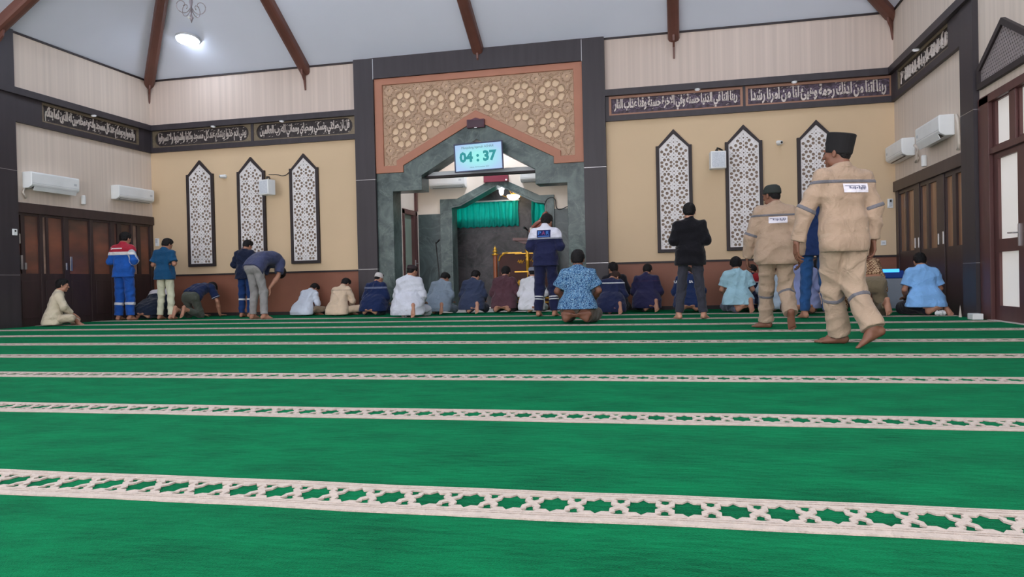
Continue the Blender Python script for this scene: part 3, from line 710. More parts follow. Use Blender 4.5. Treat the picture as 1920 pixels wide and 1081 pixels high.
# ---------------- folding doors
def folding(name, Xw, sg, y0, y1, panes, lights, ztop, zlow, stiles, handles, glassm):
    root = thing(name, None, None, (Xw, (y0 + y1) / 2, 0), kind='structure')
    holes = [[(a + .004, zlow), (b - .004, zlow), (b - .004, ztop), (a + .004, ztop)] for a, b in panes + lights]
    MB().plate([(y0, -.012), (y1, -.012), (y1, 2.165), (y0, 2.165)], holes, SY, Xw - sg * .06, Xw - sg * .002).build('door_leaves', M['doorwood'], root)
    mb = MB()
    for (a, b) in stiles: mb.prism([(a, 0), (b, 0), (b, 2.0), (a, 2.0)], SY, Xw - sg * .002, Xw + sg * .012)
    mb.prism([(y0, 1.99), (y1, 1.99), (y1, 2.165), (y0, 2.165)], SY, Xw - sg * .002, Xw + sg * .05)
    mb.build('stiles', M['doorwood'], root, bevel=.003)
    for a, b in panes: MB().prism([(a, zlow), (b, zlow), (b, ztop), (a, ztop)], SY, Xw - sg * .04, Xw - sg * .032).build('glass_pane', glassm, root)
    for a, b in lights: MB().prism([(a, zlow), (b, zlow), (b, ztop), (a, ztop)], SY, Xw - sg * .04, Xw - sg * .032).build('glass_pane', M['palestrip'], root, label='pale glass strip')
    # raised lower panels
    for i in range(len(stiles) - 1):
        a, b = stiles[i][1] + .05, stiles[i + 1][0] - .05
        if b - a < .12: continue
        mb = MB(); mb.prism([(a, .14), (b, .14), (b, .80), (a, .80)], SY, Xw - sg * .002, Xw + sg * .006); mb.build('lower_panel', M['doorwood'], root, bevel=.004)
    for (y, z0, z1, w) in handles:
        mb = MB(); mb.prism([(y - w, z0), (y + w, z0), (y + w, z1), (y - w, z1)], SY, Xw, Xw + sg * .022); mb.build('handle', M['metal'], root, bevel=.004)
    st(MB().box(Xw - sg * .06, Xw - sg * .09, y0, y1, 0, 2.165), 'wall_behind_' + name, M['darker'])
folding('door_1', XL, 1, 10.66, 14.08, [(10.69, 10.77), (10.84, 11.14), (11.34, 11.67), (11.80, 12.30), (12.40, 12.84), (12.96, 13.05), (13.16, 13.42), (13.71, 13.99)], [(11.22, 11.30), (13.49, 13.62)],
        1.95, .93, [(10.66, 10.69), (11.15, 11.21), (11.68, 11.79), (12.31, 12.39), (12.85, 12.95), (13.43, 13.48), (14.0, 14.08)],
        [(10.72, 1.45, 1.62, .014), (10.75, 1.0, 1.25, .022), (10.83, 1.0, 1.12, .02), (11.72, 1.0, 1.13, .016), (11.83, .98, 1.25, .024)], M['amber'])
folding('door_2', XR, -1, 10.82, 14.08, [(13.55, 13.92), (13.09, 13.50), (12.47, 12.77), (12.0, 12.38), (11.38, 11.66), (10.93, 11.25)], [],
        1.93, .95, [(13.93, 14.08), (12.79, 13.07), (11.68, 11.98), (10.82, 10.92)],
        [(13.02, .98, 1.14, .02), (12.84, .98, 1.14, .02), (11.93, .99, 1.15, .022), (11.73, .99, 1.17, .022)], M['amber2'])

# ---------------- glass entrance door on the right wall and the arched vent above it
root = thing('door_4', None, None, (XR, 9.3, 0), kind='structure')
holes = [[(9.56, 2.10), (9.97, 2.10), (9.97, 2.62), (9.56, 2.62)], [(8.85, 2.10), (9.32, 2.10), (9.32, 2.62), (8.85, 2.62)], [(9.40, .97), (9.92, .97), (9.92, 1.93), (9.40, 1.93)], [(9.40, .18), (9.92, .18), (9.92, .82), (9.40, .82)],
         [(8.52, .97), (9.04, .97), (9.04, 1.93), (8.52, 1.93)], [(8.52, .18), (9.04, .18), (9.04, .82), (8.52, .82)]]
MB().plate([(8.20, -.01), (10.33, -.01), (10.33, 2.70), (8.20, 2.70)], holes, SY, XR + .09, XR + .02).build('door_leaves', M['redwood'], root)
mb = MB(); mb.prism([(8.2, 2.0), (10.33, 2.0), (10.33, 2.07), (8.2, 2.07)], SY, XR + .02, XR - .02); mb.prism([(10.05, -.01), (10.36, -.01), (10.36, 2.72), (10.05, 2.72)], SY, XR + .02, XR - .03)
mb.prism([(8.2, 2.63), (10.33, 2.63), (10.33, 2.73), (8.2, 2.73)], SY, XR + .02, XR - .03); mb.prism([(9.36, 2.07), (9.52, 2.07), (9.52, 2.63), (9.36, 2.63)], SY, XR + .02, XR - .01)
mb.build('door_frame', M['redwood'], root, bevel=.004)
for h in holes: MB().prism(h, SY, XR + .06, XR + .052).build('glass_pane', M['frost'], root)
mb = MB(); mb.prism([(9.352, .87), (9.370, .87), (9.370, 1.12), (9.352, 1.12)], SY, XR + .02, XR - .0); mb.tube([(XR + .01, 9.36, 1.02), (XR - .05, 9.36, 1.02), (XR - .05, 9.50, 1.025)], .009)
mb.build('handle', M['metal'], root)
st(MB().box(XR - .06, XR + .02, 8.2, 10.1, -.012, .004), 'trim_threshold', M['tile'])
root = thing('arched_vent', 'dark framed pointed vent with grey lattice above the glass door', 'vent', (XR, 9.6, 2.84))
out = [(8.87, 2.84), (10.335, 2.84), (10.335, 3.10), (9.60, 3.50), (8.87, 3.10)]; inn = [(8.94, 2.91), (10.265, 2.91), (10.265, 3.06), (9.60, 3.42), (8.94, 3.06)]
MB().plate(out, [inn], SY, XR + .001, XR - .05).build('frame', M['darker'], root)
H = [circ(a * .052 + 8.98 + (b % 2) * .026, 2.94 + b * .04, .015, 6) for a in range(25) for b in range(12)]
H = [h for h in H if all(inside(inn, *q) for q in h) and dist_edge(inn, sum(q[0] for q in h) / 6, sum(q[1] for q in h) / 6) > .02]
MB().plate(inn, H, SY, XR - .012, XR - .022).build('lattice', M['grey_l'], root)
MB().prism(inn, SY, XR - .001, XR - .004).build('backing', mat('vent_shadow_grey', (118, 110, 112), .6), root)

# ---------------- air conditioners
def aircon(label, fn, c, z, w, wall, sg, open_=False):
    """c centre along the wall, z centre height, w width"""
    h = .285; root = thing('air_conditioner', label, 'air conditioner', fn(c, z - h / 2, wall), 'wall air conditioners')
    prof = [(0, -h / 2), (.115, -h / 2), (.185, -h / 2 + .035), (.20, -h / 2 + .065), (.205, h / 2 - .02), (.19, h / 2), (0, h / 2)]
    n = len(prof); v = []
    for a in (c - w / 2, c + w / 2):
        for (t, b) in prof: v.append(fn(a, z + b, wall + sg * t))
    f = [tuple(range(n)), tuple(range(n, 2 * n))[::-1]] + [(i, (i + 1) % n, n + (i + 1) % n, n + i) for i in range(n)]
    mb = MB(); mb.add(v, f); mb.build('casing', M['white_p'], root, bevel=.012)
    def slab(a0, a1, P0, P1, t, nm, m):
        v = []
        for a in (a0, a1):
            for (q, b, o) in ((P0[0], P0[1], 0), (P1[0], P1[1], 0), (P1[0], P1[1], t), (P0[0], P0[1], t)): v.append(fn(a, z + b, wall + sg * (q + o)))
        MB().add(v, [(0, 1, 2, 3), (7, 6, 5, 4), (0, 4, 5, 1), (1, 5, 6, 2), (2, 6, 7, 3), (3, 7, 4, 0)]).build(nm, m, root)
    slab(c - w / 2 + .06, c + w / 2 - .06, (.118, -h / 2 - .001), (.182, -h / 2 + .032), .004, 'air_slot', M['black_p'])
    if open_: slab(c - w / 2 + .06, c + w / 2 - .06, (.16, -h / 2 - .040), (.190, -h / 2 + .030), .008, 'flap', M['white_p'])
    else: slab(c - w / 2 + .06, c + w / 2 - .06, (.150, -h / 2 + .004), (.184, -h / 2 + .028), .007, 'flap', M['white_p'])
    slab(c - w / 2 + .01, c + w / 2 - .01, (.2005, -h / 2 + .085), (.201, -h / 2 + .089), .003, 'seam', M['white_d'])
    lx = c + w / 2 - .10
    slab(lx - .03, lx + .03, (.204, -.01), (.204, .03), .003, 'badge', M['white_d'])
    return root
aircon('white air conditioner on the left wall nearest the dark pillar, flap open', SY, 11.35, 2.565, 1.06, XL, 1, True)
aircon('white air conditioner on the left wall nearest the corner', SY, 13.41, 2.58, 1.03, XL, 1)
aircon('white air conditioner on the right wall nearest the dark pillar, flap open', SY, 11.75, 2.60, 1.03, XR, -1, True)
aircon('white air conditioner on the right wall nearest the corner', SY, 13.45, 2.60, .95, XR, -1)
aircon('white air conditioner inside the niche left of the gable', FX, -4.84, 2.785, .80, YB, -1)
aircon('white air conditioner inside the niche right of the gable, partly behind the portal', FX, -2.82, 2.82, .80, YB, -1)
def pipe(label, pts, r=.012):
    tagobj(MB().tube(pts, r, 8).build('pipe_cover', M['cream_plain'], None, smooth=True), label, 'pipe')
pipe('short cream pipe cover under the air conditioner by the right pillar', [(XR - .03, 11.1, 2.70), (XR - .03, 11.02, 2.6), (XR - .03, 11.0, 2.30), (XR - .03, 11.05, 2.22)], .022)
pipe('short cream pipe end beside the right wall air conditioner nearest the corner', [(XR - .03, 12.9, 2.60), (XR - .03, 12.78, 2.55), (XR - .03, 12.76, 2.38), (XR - .03, 12.86, 2.33)], .022)
pipe('short cream pipe end under the left wall air conditioner near the pillar', [(XL + .03, 10.85, 2.44), (XL + .03, 10.80, 2.34), (XL + .03, 10.86, 2.25)], .018)
def box_thing(name, label, cat, x0, x1, y0, y1, z0, z1, m, bev=.006, group=None):
    return tagobj(MB().box(x0, x1, y0, y1, z0, z1).build(name, m, None, bevel=bev), label, cat, group)
for (lab, x, y, z) in (('white cylindrical air freshener on the left wall between the air conditioners', XL + .04, 12.14, 2.26), ('white cylindrical air freshener on the right wall under the air conditioners', XR - .04, 12.42, 2.20)):
    tagobj(MB().lathe([(.034, 0), (.04, .01), (.04, .15), (.03, .17)], (x, y, z), 18).build('air_freshener', M['white_p'], None, smooth=False), lab, 'air freshener')
# switches, holders
def wallbox(name, label, cat, xc, z, w, h, parts=None, y=D):
    root = thing(name, label, cat, (xc, y, z))
    MB().box(xc - w / 2, xc + w / 2, y, y - .02, z - h / 2, z + h / 2).build('plate', M['white_p'], root, bevel=.003)
    return root
r = wallbox('remote_holder', 'white remote control in its holder near the right front corner', 'remote control', 3.62, 1.80, .09, .16)
MB().box(3.595, 3.645, D - .02, D - .04, 1.75, 1.87).build('remote', M['white_d'], r, bevel=.004); MB().box(3.605, 3.635, D - .04, D - .043, 1.82, 1.86).build('display', M['black_p'], r)
r = wallbox('light_switch', 'small white light switch low on the front wall at the right', 'switch', 3.50, 1.117, .085, .085); MB().box(3.48, 3.52, D - .02, D - .026, 1.10, 1.135).build('rocker', M['white_d'], r)
r = wallbox('remote_holder', 'white remote holder near the left front corner beside the folding doors', 'remote control', -11.05, 1.62, .09, .17)
MB().box(-11.075, -11.03, D - .02, D - .035, 1.60, 1.69).build('remote', M['white_d'], r)
r = thing('door_phone', 'small white box with a dark eye on the left wall pillar', 'wall device', (XL + .07, 10.56, 1.58))
MB().box(XL + .07, XL + .10, 10.52, 10.60, 1.58, 1.69).build('case', M['white_p'], r, bevel=.004); MB().box(XL + .10, XL + .103, 10.545, 10.575, 1.64, 1.67).build('eye', M['black_p'], r)

# CCTV cameras
def cctv(label, x, z, turn):
    root = thing('security_camera', label, 'camera', (x, D, z), 'small white security cameras on the front wall')
    MB().lathe([(.045, 0), (.045, .02), (.03, .03)], (x, D, z), 16, R=Matrix.Rotation(PI / 2, 3, 'X')).build('mount', M['white_p'], root)
    c = Vector((x, D - .09, z - .005)); d = Vector((turn, -.8, -.15)).normalized(); R = Vector((0, 0, 1)).rotation_difference(d).to_matrix()
    MB().lathe([(.028, -.06), (.034, -.05), (.034, .05), (.030, .06)], c, 16, R=R).build('body', M['white_p'], root, smooth=False)
    MB().lathe([(.022, .058), (.020, .064)], c, 14, R=R).build('lens', M['black_p'], root)
    MB().tube([(x, D - .02, z), (x, D - .08, z - .0)], .012).build('arm', M['white_p'], root)
cctv('small white security camera between the two leftmost lattice panels', -9.36, 2.955, -.9)
cctv('small white security camera between the two rightmost lattice panels', 1.80, 2.965, .5)

# loudspeakers
def speaker(label, x, z, sgx, yaw):
    root = thing('loudspeaker', label, 'loudspeaker', (x, D - .30, z), 'white box loudspeakers on the front wall')
    R = Matrix.Rotation(yaw, 3, 'Z'); c = Vector((x, D - .30, z))
    def T(a, b, w): return tuple(c + R @ Vector((a, w, b)))
    MB().prism([(-.135, -.155), (.135, -.155), (.135, .155), (-.135, .155)], T, -.10, .10).build('cabinet', M['white_p'], root, bevel=.014)
    MB().prism([(-.112, -.13), (.112, -.13), (.112, .13), (-.112, .13)], T, -.104, -.099).build('grille', M['grille'], root, bevel=.0)
    mb = MB(); mb.tube([(x, D - .30, z + .15), (x, D - .30, z + .22), (x + sgx * .02, D - .18, z + .235), (x + sgx * .10, D - .02, z + .22)], .016); mb.tube([(x, D - .30, z + .16), (x - .03, D - .26, z + .19), (x, D - .24, z + .22)], .01)
    mb.build('bracket', M['black_p'], root)
    return root
speaker('white box loudspeaker hanging beside the middle lattice panel on the left', -8.20, 2.63, -1, -.30)
speaker('white box loudspeaker hanging beside the middle lattice panel on the right', .72, 2.67, 1, .12)
tagobj(MB().tube(smooth_pts([(-8.30, D - .06, 2.93), (-8.12, D - .03, 2.925), (-8.02, D - .02, 2.90), (-7.93, D - .015, 2.91), (-7.86, D - .015, 2.96)]) , .008, 6).build('speaker_cable', M['black_p'], None), 'short black cable looping from the left loudspeaker bracket', 'cable')

# scrolled chandelier tip hanging top left
cx, cy, cz = -7.49, 10.5, 4.83
root = thing('hanging_chandelier', 'scrolled metal chandelier tip hanging at the top left of the view', 'chandelier', (cx, cy, cz))
MB().lathe([(.004, 0), (.02, .05), (.035, .08), (.02, .11), (.012, .14), (.022, .2), (.014, .26), (.03, .33), (.018, .42), (.04, .55), (.02, .62), (.012, 1.9)], (cx, cy, cz), 14).build('stem', M['silver'], root, smooth=True)
MB().lathe([(.0, .05), (.03, .075), (.0, .10)], (cx - .02, cy - .03, cz - .0), 10).build('glass_drop', M['white_p'], root)
for k in range(5):
    a = 2 * PI * k / 5 + .3; pts = []
    for i in range(26):
        t = i / 25; ang = -PI / 2 - .9 + t * 6.6; rr = .10 * (1 - .62 * t)
        pts.append((.145 + rr * math.cos(ang) * 1.0, .22 + .06 * t + rr * math.sin(ang) * 1.0))
    pts = [(.01, .24), (.05, .17)] + pts
    MB().tube([(cx + u * math.cos(a), cy + u * math.sin(a), cz + w) for u, w in pts], .006, 6).build('arm', M['silver'], root, smooth=True)

# niche wall lamp with bowl and tulip shade
lx, ly, lz = -3.56, 16.2, 2.47
root = thing('niche_chandelier', 'lit chandelier with a white glass bowl and tulip shade in the niche', 'chandelier', (lx, ly, lz))
MB().lathe([(.02, -.075), (.09, -.055), (.14, -.01), (.15, .03), (.145, .04)], (lx, ly, lz), 22).build('glass_bowl', M['lampw'], root, smooth=True)
MB().tube([(lx, ly, lz + .04), (lx, ly, 3.6)], .012).build('stem', M['gold'], root)
def scroll(x0, x1, z0, z1, s):
    pts = []
    for i in range(17): t = i / 16; pts.append((x0 + (x1 - x0) * t, ly, z0 + (z1 - z0) * t - s * math.sin(PI * t)))
    return pts
for (x1, z1) in ((lx - .26, lz + .05), (lx + .28, lz + .05)):
    MB().tube(scroll(lx, x1, lz + .10, z1, .07), .009, 6).build('arm', M['gold'], root, smooth=True)
for j in range(4):
    a = j * PI / 2 + .4; MB().tube([(lx + .03 * math.cos(a), ly + .03 * math.sin(a), lz + .05), (lx + .09 * math.cos(a), ly + .09 * math.sin(a), lz + .15), (lx + .04 * math.cos(a), ly, lz + .19)], .008, 6).build('leaf_scroll', M['gold'], root, smooth=True)
MB().lathe([(.03, 0), (.05, .05), (.055, .11), (.075, .17), (.07, .17)], (lx - .27, ly, lz + .05), 16).build('tulip_shade', M['lampc'], root, smooth=True)
MB().lathe([(.012, 0), (.03, .02), (.03, .03)], (lx + .28, ly, lz + .05), 12).build('socket', M['gold'], root)

# ---------------- curtains and rod on the mihrab wall
def curtain(label, x0, x1, z0, z1):
    mb = MB(); n = int((x1 - x0) / .012); v = []; rows = 9
    for j in range(rows):
        t = j / (rows - 1); z = z0 + (z1 - z0) * t
        for i in range(n + 1):
            x = x0 + (x1 - x0) * i / n; u = (x - x0)
            a = .034 + .014 * math.sin(u * 5.3 + 1); ph = u * 48 + 1.4 * math.sin(u * 7) + .5 * math.sin(t * 4 + u * 9)
            y = YN - .07 - a * math.sin(ph) * (1 - .25 * t) - .006 * math.sin(3 * ph)
            v.append((x + .006 * math.sin(t * 7 + u * 20), y, z - .012 * math.cos(ph) * (1 - t)))
    f = [(j * (n + 1) + i, j * (n + 1) + i + 1, (j + 1) * (n + 1) + i + 1, (j + 1) * (n + 1) + i) for j in range(rows - 1) for i in range(n)]
    mb.add(v, f); o = mb.build('curtain', M['teal'], None, smooth=True)
    md = o.modifiers.new('thick', 'SOLIDIFY'); md.thickness = .003
    return tagobj(o, label, 'curtain', 'teal curtains on the niche wall')
curtain('wide teal gathered curtain on the left of the niche back wall', -5.12, -3.53, 1.845, 2.42)
curtain('narrow teal gathered curtain on the right of the niche back wall', -3.22, -2.55, 1.72, 2.42)
for (x0, x1, lab) in ((-5.2, -3.50, 'white curtain rod over the wide teal curtain'), (-3.25, -2.5, 'white curtain rod over the narrow teal curtain')):
    tagobj(MB().tube([(x0, YN - .07, 2.435), (x1, YN - .07, 2.435)], .018, 8).build('curtain_rod', M['white_p'], None), lab, 'curtain rod')

# ---------------- pulpit (throne-like, with gold finials, steps and carved reliefs)
py = 15.25
root = thing('pulpit', 'dark wooden pulpit with gold finials and carved gold reliefs in the niche', 'pulpit', (-3.3, py, 0))
wood = mat('orange_brown_turned_wood', (150, 82, 48), .35, vary=.12, vscale=6); dwood = mat('dark_carved_wood', (66, 30, 22), .65, vary=.15, vscale=4)
def pp(x, y, ztop, r=.042):
    MB().lathe([(r * 1.2, 0), (r * 1.2, .06), (r, .10), (r * .95, ztop - .14), (r * 1.05, ztop - .12)], (x, y, 0), 16).build('post', wood, root, smooth=False)
    f = MB().lathe([(r * 1.5, ztop - .12), (r * 1.6, ztop - .10), (r * .8, ztop - .085), (r * .6, ztop - .07), (r * 1.15, ztop - .045), (r * 1.0, ztop - .025), (r * .5, ztop - .01), (r * .85, ztop + .012), (r * .7, ztop + .03), (r * .25, ztop + .045), (.004, ztop + .08)], (x, y, 0), 16)
    f.build('finial', M['gold'], root, smooth=True)
pp(-3.775, py, 1.27, .046)
pp(-2.50, py, 1.27)
MB().lathe([(.03, 0), (.034, 1.0), (.05, 1.04), (.03, 1.07), (.052, 1.12), (.03, 1.17), (.055, 1.23), (.03, 1.28), (.04, 1.34), (.022, 1.40)], (-3.08, py, 0), 14).build('lectern_column', M['gold'], root, smooth=True)
MB().box(-3.70, -2.55, 15.27, 15.30, .78, 1.17).build('upper_board', dwood, root); MB().box(-3.70, -2.55, 15.22, 15.25, .30, .80).build('front_board', dwood, root, bevel=.004)
mb = MB(); mb.box(-3.35, -2.55, 15.20, 15.24, .775, .80); mb.box(-3.35, -2.55, 15.25, 15.285, 1.16, 1.18); mb.box(-3.62, -3.20, 15.25, 15.285, 1.175, 1.20); mb.build('gold_edge', M['gold'], root)
MB().tube([(-3.70, 15.26, 1.03), (-3.66, 15.26, 1.12), (-3.58, 15.26, 1.18), (-3.50, 15.26, 1.20)], .018, 6).build('gold_bracket', M['gold'], root)
for i in range(4):
    MB().box(-3.55, -2.6, 14.86 + i * .09, 15.22, i * .085, i * .085 + .08).build('step', dwood, root); MB().box(-3.55, -2.6, 14.852 + i * .09, 14.862 + i * .09, i * .085 + .055, i * .085 + .08).build('step_edge', M['gold'], root)
def relief(cx, cz, w, h, y):
    mb = MB(); rnd = random.Random(3)
    for i in range(9):
        t = (i + .5) / 9; x = cx - w / 2 + w * t; s = h * .5 * math.sin(PI * min(1, t * .8 + .15))
        R = Matrix.Rotation(PI / 2, 3, 'X')
        mb.lathe([(.004, 0), (s * .62, .006), (s * .3, .016), (.003, .02)], (x, y, cz + .02 * math.sin(i * 2.1)), 7, sx=.7, sy=1.4 if i % 2 else 1.0, R=R)
    mb.build('carved_relief', M['gold'], root)
relief(-3.22, .56, .34, .14, 15.22); relief(-3.22, 1.0, .16, .08, 15.27); relief(-2.92, 1.02, .22, .08, 15.27)
mb = MB(); mb.prism([(-3.34, 1.43), (-2.72, 1.41), (-2.72, 1.47), (-3.34, 1.49)], FX, 15.02, 15.42); mb.prism([(-3.29, 1.43), (-3.12, 1.36), (-2.80, 1.36), (-2.76, 1.43)], FX, 15.08, 15.36)
mb.build('lectern_top', mat('maroon_lectern_wood', (96, 52, 50), .35), root, bevel=.004)
# carved crest behind the standing man
cw = mat('carved_red_wood', (124, 66, 52), .4, vary=.12, vscale=8)
mb = MB()
for (a, b, k) in (((-3.06, 1.62), (-2.72, 1.86), .05), ((-2.98, 1.62), (-2.62, 1.80), .045), ((-2.80, 1.84), (-2.66, 2.02), .04), ((-2.86, 1.83), (-2.60, 1.95), .035)):
    pts = []
    for i in range(9): t = i / 8; pts.append((a[0] + (b[0] - a[0]) * t, 15.40, a[1] + (b[1] - a[1]) * t + .05 * math.sin(PI * t)))
    mb.tube(pts, [k * (.35 + .65 * math.sin(PI * (i + .5) / 9)) for i in range(9)], 8)
mb.tube([(-2.6, 15.4, 1.2), (-2.6, 15.4, 1.9)], .03); mb.tube([(-3.02, 15.4, 1.2), (-3.02, 15.4, 1.64)], .02)
tagobj(mb.build('carved_chair_back', cw, None, smooth=True), 'carved reddish wooden chair back rising behind the lectern', 'chair back')
# microphone and candle-like white tube on the lectern
root = thing('microphone', 'small black microphone on a short stand on the lectern', 'microphone', (-3.06, 15.2, 1.47))
MB().tube([(-3.06, 15.2, 1.47), (-3.06, 15.2, 1.66)], .008).build('stand', M['black_p'], root); MB().lathe([(.028, 0), (.028, .012)], (-3.06, 15.2, 1.47), 12).build('foot', M['black_p'], root)
MB().tube([(-3.05, 15.2, 1.645), (-3.085, 15.14, 1.69), (-3.115, 15.12, 1.70)], [.016, .02, .026], 10).build('head', M['black_p'], root)
tagobj(MB().lathe([(.034, 0), (.034, .22), (.028, .225)], (-2.985, 15.24, 1.475), 14).build('white_tube', M['cream_plain'], None), 'upright white tube on the lectern beside the microphone', 'tube')
# microphone stand in the chamber
root = thing('microphone_stand', 'thin black microphone stand against the dark marble in the niche', 'microphone stand', (-4.92, 15.0, 0))
MB().tube([(-4.92, 15.0, .02), (-4.95, 15.0, .9), (-5.0, 15.0, 1.46)], .012).build('pole', M['black_p'], root)
mb = MB(); [mb.tube([(-4.92, 15.0, .06), (-4.92 + .2 * math.cos(a), 15.0 + .2 * math.sin(a), .01)], .01) for a in (0.3, 2.4, 4.5)]; mb.build('tripod', M['black_p'], root)
MB().tube([(-5.0, 15.0, 1.42), (-4.90, 14.95, 1.50)], [.01, .02]).build('head', M['black_p'], root)
# black cable on the cream wall at the right of the niche
tagobj(MB().tube(smooth_pts([(-2.74, YB - .07, 2.18), (-2.68, YB - .07, 2.30), (-2.58, YB - .07, 2.34), (-2.50, YB - .07, 2.28), (-2.49, YB - .04, 2.14), (-2.44, YB - .03, 2.08), (-2.34, YB - .03, 2.10), (-2.26, YB - .03, 2.13), (-2.1, YB - .03, 2.12)]), .009, 6).build('cable', M['black_p'], None, smooth=True), 'black cable curling over the niche frame at its right', 'cable')

# ---------------- water dispenser and odds on the floor
root = thing('water_dispenser', 'grey water dispenser with a lit blue top near the right corner', 'water dispenser', (3.44, 13.55, 0))
MB().box(3.28, 3.62, 13.4, 13.75, 0, .50).build('body', mat('pale_grey_cabinet', (150, 160, 172), .4), root, bevel=.01)
MB().box(3.27, 3.63, 13.39, 13.76, .50, .63).build('lid', M['bluelid'], root, bevel=.015)
MB().box(3.31, 3.56, 13.385, 13.50, .60, .655).build('lit_panel', M['bluelit'], root, bevel=.006)
tagobj(MB().box(3.50, 3.62, 10.10, 10.28, 0.0, .075).build('white_block', M['white_p'], None, bevel=.008), 'small white box on the floor at the foot of the right pillar', 'box')
mb = MB(); rr = random.Random(2)
for i in range(6): mb.lathe([(.01, 0), (.035, .02), (.03, .05), (.01, .07)], (3.42 + rr.uniform(-.05, .05), 11.0 + rr.uniform(-.05, .05), rr.uniform(0, .02)), 6, R=Matrix.Rotation(rr.uniform(-.6, .6), 3, 'X'))
tagobj(mb.build('crumpled_tissue', M['white_p'], None), 'crumpled white tissue on the carpet by the right folding door', 'tissue')
tagobj(MB().add([(3.56, 10.75, 0), (3.60, 10.75, 0), (3.58, 10.70, 0), (3.575, 10.74, .16)], [(0, 1, 2), (0, 3, 1), (1, 3, 2), (2, 3, 0)]).build('door_wedge', M['cream_plain'], None), 'small upright cream wedge beside the right pillar foot', 'wedge')

# ================================================================== PEOPLE
def nrm(v): v = np.asarray(v, float); return v / (np.linalg.norm(v) + 1e-9)
def V3(*a): return np.array(a, float)
def prim_bounds(p):
    if p[0] == 'c':
        a, b, ra, rb = p[1:5]; r = max(ra, rb); return np.minimum(a, b) - r, np.maximum(a, b) + r
    c, r, R = p[1:4]; m = max(r); return c - m, c + m
def prim_eval(p, X, Y, Z):
    if p[0] == 'c':
        a, b, ra, rb = p[1:5]; d = b - a; L = float(d @ d) + 1e-12
        px, py, pz = X - a[0], Y - a[1], Z - a[2]
        t = np.clip((px * d[0] + py * d[1] + pz * d[2]) / L, 0, 1)
        return np.sqrt((px - t * d[0]) ** 2 + (py - t * d[1]) ** 2 + (pz - t * d[2]) ** 2) - (ra + (rb - ra) * t)
    c, r, R = p[1:4]
    px, py, pz = X - c[0], Y - c[1], Z - c[2]
    u = (px * R[0, 0] + py * R[1, 0] + pz * R[2, 0]); v = (px * R[0, 1] + py * R[1, 1] + pz * R[2, 1]); w = (px * R[0, 2] + py * R[1, 2] + pz * R[2, 2])
    k0 = np.sqrt((u / r[0]) ** 2 + (v / r[1]) ** 2 + (w / r[2]) ** 2); k1 = np.sqrt((u / r[0] ** 2) ** 2 + (v / r[1] ** 2) ** 2 + (w / r[2] ** 2) ** 2) + 1e-9
    return k0 * (k0 - 1) / k1
